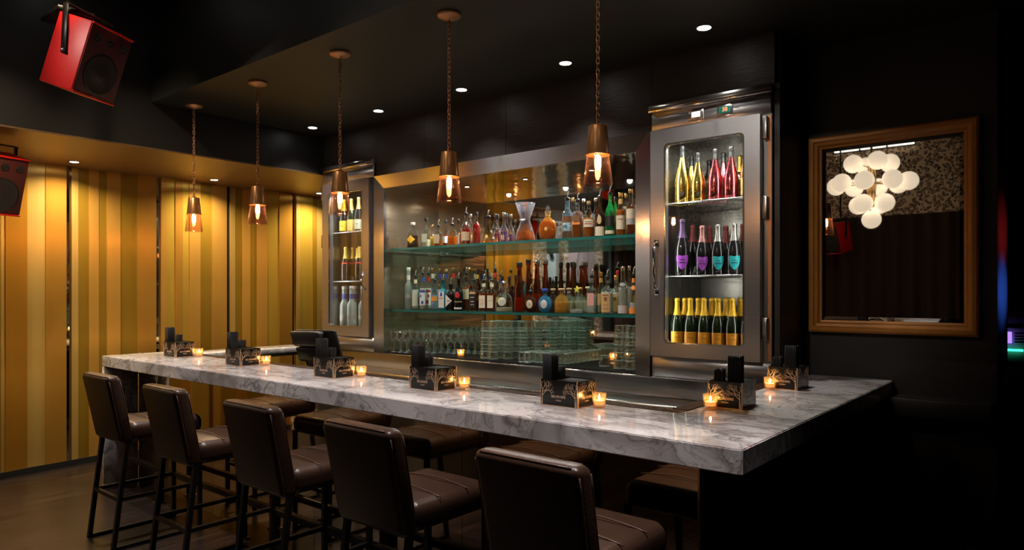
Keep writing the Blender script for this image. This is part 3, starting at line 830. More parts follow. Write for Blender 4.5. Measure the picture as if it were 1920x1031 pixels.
def make_candle(label):
    t = thing('tealight_candle', label, 'candle', (0, 0, 0), 0, 'tealights glowing in glass cups on the bar')
    r, h = .031, .064
    prof = [(.0, 0), (r * .82, 0), (r * .9, .004), (r, h), (r - .003, h), (r * .86 - .002, .012), (0, .011)]
    n = 24; b = MB()
    b.lathe(prof, n, sec=lambda a: (math.cos(a) * (1 + .035 * math.cos(12 * a)), math.sin(a) * (1 + .035 * math.cos(12 * a))), cap=False)
    b.obj('glass_cup', CUPG, t)
    w_ = MB().lathe([(0, .013), (.023, .013), (.0245, .030), (.022, .0315), (0, .030)], 24, cap=False).obj('wax', WAX, t)
    MB().tube([(0, 0, .030), (0, 0, .036)], .0008, 5).obj('wick', BLACK, w_)
    MB().lathe([(0, .034), (.0035, .038), (.0045, .043), (.003, .049), (0, .057)], 12, cap=False).obj('flame', FLAME, t)
    return t
CAD = [(-5.53, 2.565, 0, 'at the far end by the brass wall'),
       (-4.55, 2.557, 0, 'second from the brass wall'),
       (-3.495, 2.552, 0, 'in front of the black till'),
       (-2.657, 2.565, 0, 'in front of the stemmed glasses'),
       (-1.805, 2.588, 0, 'in front of the small glasses'),
       (-1.222, 3.035, R(94), 'near the bar corner'),
       (-1.222, 3.80, R(91), 'nearest the framed mirror')]
CN = [(-5.385, 2.655), (-4.40, 2.645), (-3.355, 2.645), (-2.512, 2.652), (-1.655, 2.612), (-1.262, 2.893), (-1.272, 3.665)]
c0 = s0 = s1 = n0 = k0 = None
TZ = TOP + .0005
for i, (x, y, rz, lb) in enumerate(CAD):
    L1 = 'black caddy printed with copper trees ' + lb
    rot = Matrix.Rotation(rz, 3, 'Z')
    def loc(dx, dy, dz): v = rot @ Vector((dx, dy, dz)); return (x + v.x, y + v.y, TZ + v.z)
    if i == 0:
        c0 = make_caddy(L1); c0.location = (x, y, TZ); c0.rotation_euler = (0, 0, rz)
        s0 = straws('straw_bundle', 'x', 'tall black straw bundles in the caddies', .058, .060, .225, 1)
        s1 = straws('straw_bundle', 'x', 'short black straw bundles in the caddies', .050, .050, .165, 2)
        b = MB(); 
        for q in range(14): b.rbox(-.062, .062, -.062 , .062, q * .0075, q * .0075 + .0072, .0015, 1, fn=lambda a, c, d: (a, c, d + .008 * math.cos(a * 18) * (d / .1)))
        n0 = b.obj('napkin_stack', NAP); tag(n0, 'x', 'napkins', 'black napkin stacks in the caddies')
        objs_ = [s0, s1, n0]
    else:
        dup(c0, (x, y, TZ), rz, L1)
        objs_ = [o.copy() for o in (s0, s1, n0)]
        for o in objs_: C.objects.link(o)
    offs = [(-.066, -.038, .0045), (-.067, .036, .0045), (.032, 0, .0045)]
    for o, (dx, dy, dz), nm in zip(objs_, offs, ('tall bundle of black straws', 'short bundle of black straws', 'stack of black napkins')):
        o.location = loc(dx, dy, dz); o.rotation_euler = (0, 0, rz)
        o['label'] = (nm + ' in the caddy ' + lb)
    kx, ky = CN[i]
    L2 = 'lit tealight in a ribbed cup beside the caddy ' + lb
    L2 = ' '.join(L2.split()[:16])
    if k0 is None: k0 = make_candle(L2); k0.location = (kx, ky, TZ)
    else: dup(k0, (kx, ky, TZ), 0, L2)
dup(k0, (-3.95, 4.13, LED + .0115), 0, 'lit tealight on the back counter in front of the stacked tumblers', 'tealights on the back counter')
dup(k0, (-2.80, 4.62, LED + .0115), 0, 'lit tealight on the back counter against the mirror', 'tealights on the back counter')

# ------------------------------------------------------------------ till
t = thing('point_of_sale_terminal', 'black till screen seen from behind, before the left fridge', 'till', (-4.62, 3.25, .90), R(14))
sl = MB()
def til(x, y, z): return (x, y + (z - .10) * -.42, z)
sl.rbox(-.19, .19, .04, .075, .06, .385, .012, 3, fn=til)
sl.obj('screen', BLACKP, t)
MB().rbox(-.15, .15, .055, .06, .10, .35, .002, 1, fn=lambda x, y, z: (x, y + .018 + (z - .10) * -.42, z)).obj('display', pbr('dark_screen', (.01, .012, .02), .1), t)
MB().rbox(-.185, .10, -.045, .05, .255, .375, .02, 3, fn=til).obj('rear_housing', BLACKP, t)
MB().rbox(-.19, .02, -.03, .05, .13, .25, .02, 3, fn=til).obj('card_reader', BLACKP, t)
MB().rbox(-.09, .10, -.03, .045, .012, .20, .015, 2, fn=lambda x, y, z: (x, y - .02, z)).obj('stand', BLACKP, t)
MB().rbox(-.14, .16, -.10, .12, 0, .016, .006, 2).obj('base', BLACKP, t)
o = MB().rbox(-5.1, -4.2, 3.12, 3.50, .86, .90, .004, 1).rbox(-5.05, -4.25, 3.15, 3.46, 0, .86, .004, 1).obj('till_cabinet', BLACKM)
tag(o, 'low black cabinet carrying the till screen', 'cabinet')

# ------------------------------------------------------------------ red loudspeakers
RED = pbr('red_lacquer', (.75, .010, .008), .42)
GRILLE = pbr('dark_red_grille', (.085, .012, .010), .6)
CONE = pbr('speaker_cone', (.016, .013, .012), .45)
def make_speaker(label):
    t = thing('loudspeaker', label, 'loudspeaker', (0, 0, 0), 0, 'red loudspeakers on ceiling brackets')
    D, W_, H = .24, .31, .425
    b = MB(); w2, h2 = W_ / 2, H / 2
    b.rbox(-D / 2, D / 2, -w2, w2, -h2, h2, .006, 2); b.obj('cabinet', RED, t)
    # lips above and below the grille
    MB().rbox(D / 2 - .002, D / 2 + .016, -w2, w2, h2 - .012, h2, .003, 1).obj('front_lip', RED, t); MB().rbox(D / 2 - .002, D / 2 + .016, -w2, w2, -h2, -h2 + .012, .003, 1).obj('front_lip', RED, t)
    b = MB(); b.rbox(D / 2, D / 2 + .008, -w2 + .002, w2 - .002, -h2 + .012, h2 - .012, .003, 1); g = b.obj('grille', GRILLE, t)
    def ring(name, cy, cz, r, par=t):
        b = MB(); rot = lambda a, z: (D / 2 + .008 + z, cy + 0, cz)
        vs = []; n = 32
        prof = [(r, 0.0), (r, .004), (r * .86, .003), (r * .8, .0015), (r * .3, .001), (r * .25, .004), (.0001, .005)]
        for q, z in prof:
            for i in range(n):
                a = 2 * PI * i / n; vs.append((D / 2 + .008 + z, cy + q * math.cos(a), cz + q * math.sin(a)))
        fs = [(j * n + i, j * n + (i + 1) % n, (j + 1) * n + (i + 1) % n, (j + 1) * n + i) for j in range(len(prof) - 1) for i in range(n)]
        b.add(vs, fs, 0, True); return b.obj(name, CONE, par)
    ring('woofer', 0, -.065, .125)
    for cy in (-.095, 0, .10): ring('tweeter', cy, .135, .026)
    MB().rbox(D / 2 + .009, D / 2 + .012, -.022, .022, -.203, -.196, .001, 1).obj('badge', STEEL_D, t)
    b = MB()
    for sy in (-1, 1):
        y0 = sy * (w2 + .008)
        b.rbox(-.025, .017, y0 - .004, y0 + .004, -.02, .27, .003, 1, fn=lambda x, y, z: (x + z * -.30, y, z))
    b.rbox(-.11, -.05, -w2 - .012, w2 + .012, .262, .270, .002, 1); b.obj('bracket', BLACKM, t)
    b = MB()
    for sy in (-1, 1):
        b.lathe([(.011, -.003), (.011, .003), (0, .004)], 14, c=(0, 0, 0))
    b = MB(); b.sphere((-.003, -w2 - .014, 0), .010, 12); b.sphere((-.003, w2 + .014, 0), .010, 12); b.obj('bolt', STEEL, t)
    return t
sp = make_speaker('red loudspeaker hanging from the high ceiling, the large one')
sp.location = (-4.67, 1.61, 2.986); sp.rotation_euler = Euler((-.028, .3275, .469), 'XYZ')
s2 = dup(sp, (-5.62, .92, 1.90), None, 'dark red loudspeaker low at the edge of the brass wall'); s2.rotation_euler = Euler((0, .30, .25), 'XYZ'); s2.location = (-6.05, 1.47, 2.37)
s3 = dup(sp, (-2.78, -1.80, 2.36), None, 'small red loudspeaker reflected low in the framed mirror'); s3.rotation_euler = Euler((0, .25, 2.05), 'XYZ')
# ceiling fittings that carry the speakers
b = MB(); b.tube([(-4.80, 1.55, 3.27), (-4.80, 1.55, HIGH)], .015, 8); b.rbox(-4.95, -4.65, 1.45, 1.65, 3.24, 3.27, .004, 1)
tag(b.obj('speaker_mount', BLACKM), 'black ceiling mount above the large red loudspeaker', 'mount')
b = MB(); b.tube([(-6.05, 1.49, 2.79), (-6.05, 1.49, SOFFIT)], .012, 8) if False else b.tube([(-6.12, 1.45, 2.645), (-6.12, 1.45, SOFFIT)], .012, 8)
tag(b.obj('speaker_mount', BLACKM), 'short black mount above the loudspeaker by the brass wall', 'mount')
b = MB(); b.tube([(-2.74, -1.87, 2.66), (-2.74, -1.87, HIGH)], .012, 8)
tag(b.obj('speaker_mount', BLACKM), 'long black rod above the small reflected loudspeaker', 'mount')
DUCT = pbr('black_flexible_duct', (.03, .03, .032), .4, .3)
pts = [(-4.6 + i * .028, 1.0 + i * .022, 3.46 + .03 * math.sin(i * .08)) for i in range(60)]
b = MB(); b.tube(pts, [.075 + (.008 if i % 2 else 0) for i in range(60)], 14)
tag(b.obj('air_duct', DUCT), 'black ribbed flexible duct near the large loudspeaker', 'duct')

# ------------------------------------------------------------------ framed mirror on the right wall
t = thing('framed_mirror', 'large wall mirror in a moulded golden wood frame', 'mirror', (-.8725, 4.46, 1.93))
WOOD = pbr('gilded_wood', (.46, .18, .028), .38, .15, noise=.25, nscale=5, stretch=(3, 3, 3), bump=.04)
x0, x1, z0, z1 = -1.31, -.435, 1.337, 2.52
b = MB()
prof = [(0, 4.486, 0), (.0, 4.45, .0), (.012, 4.438, 0), (.030, 4.436, 0), (.036, 4.446, 0), (.052, 4.452, 0), (.060, 4.468, 0), (.072, 4.472, 0)]
for k in range(len(prof) - 1):
    (a, ya, _), (c, yb, _) = prof[k], prof[k + 1]
    A = [(x0 + a, z0 + a), (x1 - a, z0 + a), (x1 - a, z1 - a), (x0 + a, z1 - a)]
    B_ = [(x0 + c, z0 + c), (x1 - c, z0 + c), (x1 - c, z1 - c), (x0 + c, z1 - c)]
    for i in range(4):
        j = (i + 1) % 4
        b.add([(A[i][0], ya, A[i][1]), (A[j][0], ya, A[j][1]), (B_[j][0], yb, B_[j][1]), (B_[i][0], yb, B_[i][1])], [(0, 1, 2, 3)])
o = b.obj('frame', WOOD, t); off(o, t)
b = MB(); i0 = .066; bv = .028
X0, X1, Z0_, Z1_ = x0 + i0, x1 - i0, z0 + i0, z1 - i0
A = [(X0, Z0_), (X1, Z0_), (X1, Z1_), (X0, Z1_)]; B_ = [(X0 + bv, Z0_ + bv), (X1 - bv, Z0_ + bv), (X1 - bv, Z1_ - bv), (X0 + bv, Z1_ - bv)]
vs = [(a, 4.4775, c) for a, c in A] + [(a, 4.475, c) for a, c in B_]
b.add(vs, [(4, 5, 6, 7)] + [(i, (i + 1) % 4, 4 + (i + 1) % 4, 4 + i) for i in range(4)])
o = b.obj('mirror_glass', MIRROR, t); off(o, t)
o = MB().box(x0 + .01, x1 - .01, 4.480, 4.499, z0 + .01, z1 - .01).obj('backing', BLACK, t); off(o, t)
# drinks ledge on the wall and doorway reader
tag(MB().rbox(-.845, -.37, 4.30, 4.499, .90, .995, .004, 2).obj('wall_ledge', VENB), 'narrow black drinks ledge on the wall right of the bar', 'ledge')
t = thing('card_machine', 'grey machine with a small violet screen and green light, beyond the doorway', 'machine', (-.53, 6.1, 0))
MB().rbox(-.22, .23, -.12, .25, 0, 1.06, .01, 2).obj('pedestal', BLACKP, t)
GREY = pbr('grey_plastic', (.35, .37, .36), .35)
MB().rbox(-.22, .23, -.12, .25, 1.06, 1.43, .03, 3, fn=lambda x, y, z: (x, y + max(0, z - 1.2) * .4, z)).obj('head', GREY, t)
MB().rbox(.06, .135, -.128, -.118, 1.22, 1.30, .003, 1).obj('screen', pbr('violet_screen', (.1, .05, .5), .3, emis=(.30, .16, 1), es=1.6), t)
MB().rbox(.06, .20, -.126, -.118, 1.325, 1.36, .003, 1).obj('card_slot', BLACK, t)
MB().rbox(.06, .20, -.128, -.118, 1.165, 1.180, .002, 1).obj('indicator_light', pbr('green_indicator', (.0, .6, .3), .3, emis=(.05, 1, .5), es=2.0), t)
b = MB()
for q in range(4): b.rbox(.15, .205, -.128, -.118, 1.225 + q * .02, 1.237 + q * .02, .002, 1)
b.obj('keys', BLACKP, t)
# coloured wall lamps of the room beyond
for z, c, e, nm in ((1.58, (.05, .18, 1), 22, 'blue'), (1.93, (1, .05, .04), 6, 'red')):
    m = pbr(nm + '_lamp_tube', c, .4, emis=c, es=3)
    o = MB().rbox(.62, .66, 6.2, 6.24, z - .08, z + .08, .008, 2).obj('wall_lamp', m)
    tag(o, '%s glowing lamp of the room beyond the doorway' % nm, 'lamp')
    dv = Vector((-.36, 4.86, z)) - Vector((.6, 6.18, z))
    light(nm + '_wall_glow', 'SPOT', (.6, 6.18, z), e, c, .02, dv.to_track_quat('-Z', 'Y').to_euler(), 17, 1.0)
tag(MB().rbox(.60, .68, 6.25, 6.33, 0, 2.3, .004, 1).obj('lamp_post', BLACKM), 'black post carrying the coloured lamps beyond the doorway', 'post')

# ------------------------------------------------------------------ globe chandelier (seen in the framed mirror)
GLB = pbr('alabaster_globe', (.95, .88, .78), .4, emis=(1, .80, .58), es=.66)
t = thing('globe_chandelier', 'brass chandelier of white globes, reflected in the framed mirror', 'chandelier', (-2.03, -.47, 2.91))
BR = pbr('chandelier_brass', (.6, .4, .18), .3, 1.0)
pos = [(0, 0, -.44)]
for k in range(4): a = R(20 + 90 * k); pos.append((.17 * math.cos(a), .17 * math.sin(a), -.25))
pos += [(-.40, .02, 0), (.40, -.02, 0), (-.28, .24, .01), (.28, .26, 0), (-.26, -.26, 0), (.25, -.25, 0), (.0, .36, .0), (.0, -.36, 0)]
for k in range(4): a = R(60 + 90 * k); pos.append((.21 * math.cos(a), .21 * math.sin(a), .25))
MB().lathe([(0, -.3), (.035, -.28), (.05, -.1), (.06, 0), (.05, .12), (.03, .28), (.014, .3), (.014, .99), (0, .99)], 20, cap=False).obj('stem', BR, t)
for p in pos:
    MB().sphere(p, .112, 24).obj('globe', GLB, t)
    if abs(p[0]) > .01: MB().tube([(p[0] * .12, p[1] * .12, p[2] * .8), (p[0] * .75, p[1] * .75, p[2])], .006, 6).obj('arm', BR, t)
# three-part backlit panel high on the rear wall
t = thing('light_box', 'row of three bright panels high on the leopard wallpaper', 'light box', (-2.38, -2.17, 3.5))
for i in range(3):
    MB().rbox(-.52 + i * .36, -.19 + i * .36, -.02, .02, .16, .24, .004, 1).obj('lit_panel', pbr('lit_panel', (1, 1, 1), .4, emis=(1, .88, .72), es=1.6), t)
MB().rbox(-.55, .55, -.028, -.02, .14, .26, .004, 1).obj('frame', BLACKM, t)

# ------------------------------------------------------------------ gallery wall pictures (seen in the back bar mirror)
def picture(y0, y1, z0, z1, label, bg, draw):
    t = thing('framed_picture', label, 'picture', (-7.10, (y0 + y1) / 2, z0), 0, 'framed pictures between the leopard columns')
    b = MB(); w2 = (y1 - y0) / 2; h = z1 - z0; f = .05
    b.box(-.02, .02, -w2, w2, 0, f); b.box(-.02, .02, -w2, w2, h - f, h); b.box(-.02, .02, -w2, -w2 + f, f, h - f); b.box(-.02, .02, w2 - f, w2, f, h - f)
    b.obj('frame', pbr('silver_frame', (.55, .58, .6), .3, .6), t)
    MB().box(-.01, 0, -w2 + f, w2 - f, f, h - f).obj('print', bg, t)
    b = MB(); draw(b, w2 - f, h); b.obj('figure', pbr('print_ink', (.03, .04, .06), .5), t)
PRB = pbr('pale_blue_print', (.55, .72, .78), .5, noise=.25, nscale=1.5)
PRP = pbr('pale_mauve_print', (.42, .36, .40), .5, noise=.4, nscale=1.2)
PRK = pbr('black_print', (.02, .02, .02), .4)
def body_line(b, w2, h):
    q = [(.0, .9), (.02, .80), (-.10, .70), (.10, .60), (-.12, .5), (.06, .38), (.25, .33)]
    b.tube([(.002, -u * w2 * 2, v * h) for u, v in q], [.05, .09, .06, .04, .05, .04, .02], 8)
picture(-.42, .0, 1.75, 2.95, 'pale blue picture of a bent dark figure, reflected beside the tall amber bottles', PRB, body_line)
picture(-1.58, -.66, 1.75, 2.95, 'pale mauve picture with faint curved lines, reflected above the squat bottles', PRP, lambda b, w2, h: b.tube([(.002, -w2 * .3, h * .8), (.002, 0, h * .6), (.002, w2 * .25, h * .3), (.002, w2 * .2, h * .1)], .012, 6))
picture(-2.15, -1.78, 1.75, 2.6, 'black picture with white script at the end of the gallery', PRK, lambda b, w2, h: b.box(0, .001, -.01, .01, .1, .2))
for y in (-.2, -1.1):  # unseen spots without fittings, there to brighten the pictures
    light('picture_fill', 'SPOT', (-6.4, y, 3.8), 150, (1, .97, .95), .05, (0, R(28), 0), 70, .6)

# ------------------------------------------------------------------ bottles
# profile: (radius / R, height / H) up to the lip; nk = height where the neck starts
SH = {
 'std':   ([(0, 0), (.93, 0), (1, .015), (1, .52), (.96, .58), (.78, .66), (.48, .73), (.36, .78), (.33, .93), (.40, .94), (.40, 1)], .78, None),
 'round': ([(0, 0), (.93, 0), (1, .015), (1, .48), (.95, .56), (.80, .65), (.55, .73), (.33, .79), (.28, .93), (.36, .94), (.36, 1)], .79, None),
 'slim':  ([(0, 0), (.93, 0), (1, .015), (1, .60), (.94, .65), (.70, .70), (.50, .74), (.46, .78), (.44, 1)], .76, None),
 'frost': ([(0, 0), (.95, 0), (1, .012), (1, .55), (.95, .61), (.80, .65), (.60, .68), (.52, .71), (.50, 1)], .71, None),
 'square':([(0, 0), (.95, 0), (1, .015), (1, .60), (.97, .64), (.80, .69), (.42, .73), (.34, .76), (.33, .94), (.40, .95), (.40, 1)], .77, 'sq'),
 'tall':  ([(0, 0), (.97, 0), (1, .01), (.98, .10), (.78, .40), (.55, .66), (.42, .85), (.38, .93), (.52, .94), (.52, 1)], .86, 'sq'),
 'squat': ([(0, 0), (.95, 0), (1, .02), (1, .30), (.97, .42), (.80, .54), (.50, .62), (.28, .67), (.27, .78), (.34, .79), (.34, .82)], .68, None),
 'disc':  ([(0, 0), (.55, 0), (.62, .02), (.90, .14), (1, .32), (.93, .48), (.70, .60), (.35, .67), (.26, .72), (.26, .80), (.32, .81), (.32, .86)], .70, 'fl'),
 'tri':   ([(0, 0), (.97, 0), (1, .03), (.97, .12), (.70, .36), (.40, .56), (.24, .66), (.22, .90), (.30, .91), (.30, 1)], .66, 'fl'),
 'hour':  ([(0, .0), (.80, 0), (.98, .03), (1, .10), (.80, .28), (.58, .45), (.46, .53), (.50, .60), (.85, .85), (1.0, .97), (.96, .98), (.40, .60)], .5, None),
 'jewel': ([(0, 0), (.85, 0), (1, .03), (.86, .12), (1, .22), (.86, .32), (.96, .42), (.70, .55), (.40, .63), (.28, .68), (.28, .90), (.36, .91), (.36, 1)], .68, None),
 'champ': ([(0, 0), (.94, 0), (1, .012), (1, .42), (.97, .48), (.84, .57), (.62, .66), (.44, .74), (.36, .82), (.33, .93), (.40, .935), (.40, .955), (.36, .97), (.34, 1), (0, 1)], .68, None),
 'magnum':([(0, 0), (.94, 0), (1, .012), (1, .34), (.96, .42), (.80, .53), (.55, .66), (.34, .80), (.26, .92), (.30, .925), (.30, 1), (0, 1)], .80, None),
}
def sec_of(kind):
    if kind == 'sq':
        def f(a):
            c, s = math.cos(a), math.sin(a); k = (abs(c) ** 5 + abs(s) ** 5) ** (-1 / 5); return c * k * .94, s * k * .94
    elif kind == 'fl':
        def f(a): return math.cos(a), .52 * math.sin(a)
    else:
        def f(a): return math.cos(a), math.sin(a)
    return f
def rad_at(prof, t):
    for (r0, z0), (r1, z1) in zip(prof, prof[1:]):
        if z1 > z0 and z0 <= t <= z1: return r0 + (r1 - r0) * (t - z0) / (z1 - z0)
    return prof[-1][0]
COL = dict(cream=(.82, .74, .55), white=(.85, .85, .82), tan=(.68, .55, .34), yellow=(.98, .60, .06), orange=(.95, .32, .06), gold=(.80, .55, .16),
           black=(.02, .02, .02), red=(.60, .03, .03), blue=(.05, .10, .45), purple=(.42, .08, .62), cyan=(.02, .55, .62), green=(.02, .28, .10),
           pink=(.80, .42, .36), grey=(.45, .46, .45), kraft=(.72, .45, .18), veuve=(.98, .40, .02), sage=(.60, .66, .52), brown=(.25, .12, .05), mauve=(.48, .36, .55))
LIQ = dict(amber=(.62, .17, .015), orange=(.95, .20, .01), red=(.36, .012, .01), brown=(.24, .05, .01), dark=(.05, .018, .01), clear=(.85, .90, .86),
           gold=(.80, .55, .12), blue=(.10, .55, .85), green=(.02, .40, .14), olive=(.22, .17, .04), cognac=(.80, .17, .01), violet=(.20, .10, .26), pale=(.85, .82, .55), cola=(.10, .03, .015))
def label_mat(c): return pbr('label_' + c, COL[c], .45)
def liq_mat(c):
    n = 'liquid_' + c
    if n in _mc: return _mc[n]
    return pbr(n, LIQ[c], .05, trans=.4 if c not in ('dark', 'cola') else .2, ior=1.33)
BODY = {
 'glass': thin_glass('bottle_clear', (.93, .96, .94), .07, .03, diff=(.86, .90, .84), dmix=.0, edge=.6, ep=5.0),
 'amberglass': thin_glass('bottle_amber', (.62, .22, .04), .07, .02, diff=(.30, .08, .015), dmix=.12, edge=.5),
 'greenglass': thin_glass('bottle_green', (.10, .62, .25), .05, .03, diff=(.02, .40, .13), dmix=.45),
 'blueglass': thin_glass('bottle_blue', (.42, .78, .95), .05, .03, diff=(.15, .55, .85), dmix=.35),
 'turq': thin_glass('bottle_turquoise', (.15, .75, .85), .05, .03, diff=(.05, .55, .75), dmix=.5),
 'ice': thin_glass('bottle_ice', (.62, .82, .95), .10, .05, diff=(.45, .62, .78), dmix=.06, edge=.4),
 'crystal': thin_glass('bottle_crystal', (.86, .88, .95), .16, .02, diff=(.75, .78, .86), dmix=.015, edge=.55),
 'frosted': thin_glass('bottle_frosted', (.75, .88, .84), .03, .3, diff=(.62, .76, .72), dmix=.72),
 'black': pbr('bottle_black', (.012, .012, .014), .10, spec=.7),
 'darkgreen': pbr('bottle_dark_green', (.010, .022, .010), .08, spec=.7),
 'cola': pbr('bottle_dark_brown', (.045, .016, .008), .09, spec=.7),
 'goldmetal': pbr('bottle_gold_metal', (.88, .66, .16), .16, 1.0),
 'rosemetal': pbr('bottle_rose_metal', (.82, .16, .20), .16, 1.0),
 'amberclear': thin_glass('bottle_golden', (.95, .78, .45), .05, .03, diff=(.8, .45, .1), dmix=.25),
}
FOIL = {'gold': pbr('gold_foil', (.85, .60, .15), .30, .9, bump=.3, bscale=220), 'yellow': pbr('yellow_foil', (1, .60, .04), .36, .3, bump=.3, bscale=220),
        'black': pbr('black_foil', (.006, .006, .008), .4), 'violet': pbr('violet_foil', (.16, .10, .22), .35, .5), 'pink': pbr('pink_foil', (.62, .30, .28), .3, .7),
        'silver': pbr('silver_foil', (.6, .6, .58), .3, .9), 'red': pbr('red_foil', (.5, .05, .04), .4), 'darkred': pbr('dark_red_foil', (.2, .03, .03), .35),
        'green': pbr('green_foil', (.05, .2, .1), .35, .4)}
CORK = pbr('cork', (.62, .42, .22), .7, noise=.2, nscale=80)
CAPS = {'black': BLACKP, 'cork': CORK, 'gold': pbr('gold_cap', (.75, .50, .2), .25, 1.0), 'silver': STEEL_H, 'cream': pbr('cream_cap', (.85, .78, .60), .5),
        'red': pbr('red_cap', (.6, .03, .03), .4), 'blue': pbr('blue_cap', (.04, .10, .6), .35), 'green': pbr('green_cap', (.4, .8, .1), .4), 'orange': pbr('orange_cap', (.9, .4, .1), .4),
        'white': pbr('white_cap', (.85, .85, .85), .4), 'crystal': BODY['crystal'], 'yellow': pbr('yellow_cap', (.85, .8, .1), .4)}
SPOUT = pbr('pourer_steel', (.9, .9, .9), .25, .6)
def make_bottle(name, label, cat, group, loc, H, Rr, shape, body, liq=None, fill=.5, lab=None, neck=None, cap=None, pour=False, foil=None, mark=None, face=24):
    """one bottle with its glass, liquid, labels, foil, stopper and pourer"""
    prof, nk, sk = SH[shape]; sec = sec_of(sk)
    t = thing(name, label, cat, loc, 0, group)
    A = R(-90 + face)
    rotz = (lambda f: (lambda a: f(a)))(sec)
    P = [(r * Rr, z * H) for r, z in prof]
    n = 24
    rz = R(face)
    if body in ('black', 'darkgreen', 'cola', 'goldmetal', 'rosemetal'):
        g = MB().lathe(P, n, sec=sec, cap=True)
    else:
        g = MB().lathe(P, n, sec=sec, cap=False)
    gm = g.obj('glass', BODY[body], t); gm.rotation_euler = (0, 0, rz * (.6 if sk else 0))
    fz = gm.rotation_euler[2]
    if liq:
        ztop = fill
        q = [(0, .012)]
        for k in range(13):
            tt = .012 + (ztop - .012) * k / 12
            q.append((max(.05, rad_at(prof, tt) * .90), tt))
        q.append((0, ztop))
        o = MB().lathe([(r * Rr, z * H) for r, z in q], 20, sec=sec, cap=False).obj('liquid', liq_mat(liq), t); o.rotation_euler[2] = fz
    def patch(nm, z0, z1, half, m, grow=.0010, centre=0.0):
        q = []
        for k in range(9):
            tt = z0 + (z1 - z0) * k / 8; q.append((rad_at(prof, tt) * Rr + grow, tt * H))
        sc_ = sec
        b = MB().lathe(q, 14, sec=sc_, a0=R(-90 - half + centre), a1=R(-90 + half + centre), cap=False)
        o = b.obj(nm, m, t); o.rotation_euler[2] = fz if sk else rz
        return o
    half = 40 if sk else 62
    if lab:
        for it in (lab if isinstance(lab, list) else [lab]):
            kind = it[0]
            if kind == 'rect': patch('label', it[2], it[3], half, label_mat(it[1]), centre=0)
            elif kind == 'wrap': patch('label', it[2], it[3], 179.9, label_mat(it[1]))
            elif kind in ('oval', 'diamond', 'shield', 'tri'):
                zc = (it[2] + it[3]) / 2; hh = (it[3] - it[2]) / 2; na = 18; b = MB(); vs = []
                hw = it[4] if len(it) > 4 else 38
                if kind == 'oval': pts = [(math.cos(2 * PI * i / na), math.sin(2 * PI * i / na)) for i in range(na)]
                elif kind == 'diamond': pts = [(1, 0), (.5, .5), (0, 1), (-.5, .5), (-1, 0), (-.5, -.5), (0, -1), (.5, -.5)]
                elif kind == 'tri': pts = [(1, 0), (.33, .33), (-.33, .66), (-1, 1), (-1, .33), (-1, -.33), (-1, -1), (-.33, -.66), (.33, -.33)]
                else: pts = [(.0, .86), (.45, .95), (.9, 1), (1, .55), (.92, .1), (.7, -.4), (.35, -.8), (0, -1), (-.35, -.8), (-.7, -.4), (-.92, .1), (-1, .55), (-.9, 1), (-.45, .95)]
                for sc_k in (1, .8, .6, .4, .2, .02):
                    for u, v in pts:
                        a = R(-90 + u * hw * sc_k); tt = zc + v * hh * sc_k; rr_ = rad_at(prof, tt) * Rr + .0014
                        cx, cy = sec(a); vs.append((rr_ * cx, rr_ * cy, tt * H))
                m_ = len(pts)
                fs = [(j * m_ + i, j * m_ + (i + 1) % m_, (j + 1) * m_ + (i + 1) % m_, (j + 1) * m_ + i) for j in range(5) for i in range(m_)]
                o = b.add(vs, fs, 0, True).obj('label', label_mat(it[1]), t); o.rotation_euler[2] = fz if sk else rz
    if mark:
        for it in mark:      # small printed marks on the label: (colour, z0, z1, half-angle, centre)
            patch('label_print', it[1], it[2], it[3], label_mat(it[0]), .0020, it[4] if len(it) > 4 else 0)
    if neck: patch('neck_label', nk + .03, min(.92, nk + .15) if shape != 'squat' else .77, 179.9, label_mat(neck))
    if foil:
        z0 = {'champ': .66, 'magnum': .80}.get(shape, nk)
        q = [(rad_at(prof, z0 + (.985 - z0) * k / 10) * Rr + .0013, (z0 + (.985 - z0) * k / 10) * H) for k in range(11)] + [(.30 * Rr, H * 1.003), (0, H * 1.004)]
        MB().lathe(q, 20, cap=False).obj('foil', FOIL[foil], t)
    top = prof[-1][1] * H if shape not in ('hour',) else H
    rn = prof[-1][0] * Rr
    if cap:
        if cap == 'stopper':
            MB().lathe([(rn * .8, top - .01), (rn, top), (rn * .8, top + .006), (rn * 1.6, top + .016), (rn * .9, top + .028), (rn * 1.4, top + .038), (rn * .7, top + .052), (0, top + .056)], 14, cap=False).obj('stopper', CAPS['crystal'], t)
        elif cap == 'fleur':
            b = MB().lathe([(rn * .8, top - .01), (rn * 1.1, top), (rn * .6, top + .012)], 12, cap=False)
            for a, c in ((0, .040), (-.012, .028), (.012, .028), (0, .022)): b.sphere((a, 0, top + c), .0085, 10)
            b.obj('stopper', CAPS['crystal'], t)
        elif cap == 'star':
            b = MB(); vs = [];
            for i in range(10):
                a = PI / 2 + i * PI / 5; r_ = .026 if i % 2 == 0 else .012; vs.append((r_ * math.cos(a), r_ * math.sin(a)))
            b.add([(u, -.008, top + .02 + v) for u, v in vs] + [(u, .008, top + .02 + v) for u, v in vs], [tuple(range(10)), tuple(range(19, 9, -1))] + [(i, 10 + i, 10 + (i + 1) % 10, (i + 1) % 10) for i in range(10)])
            b.obj('stopper', CAPS['yellow'], t)
        else:
            big = shape in ('squat', 'disc')
            hh = .022 if cap in ('cork', 'cream', 'orange') else .030
            rr_ = rn * (1.45 if big else 1.12)
            MB().lathe([(rr_ * .9, top - .012 if not big else top - .002), (rr_, top - .008 if not big else top), (rr_, top + hh - .014), (rr_ * .9, top + hh - .010), (0, top + hh - .009)], 18, cap=False).obj('stopper', CAPS[cap], t)
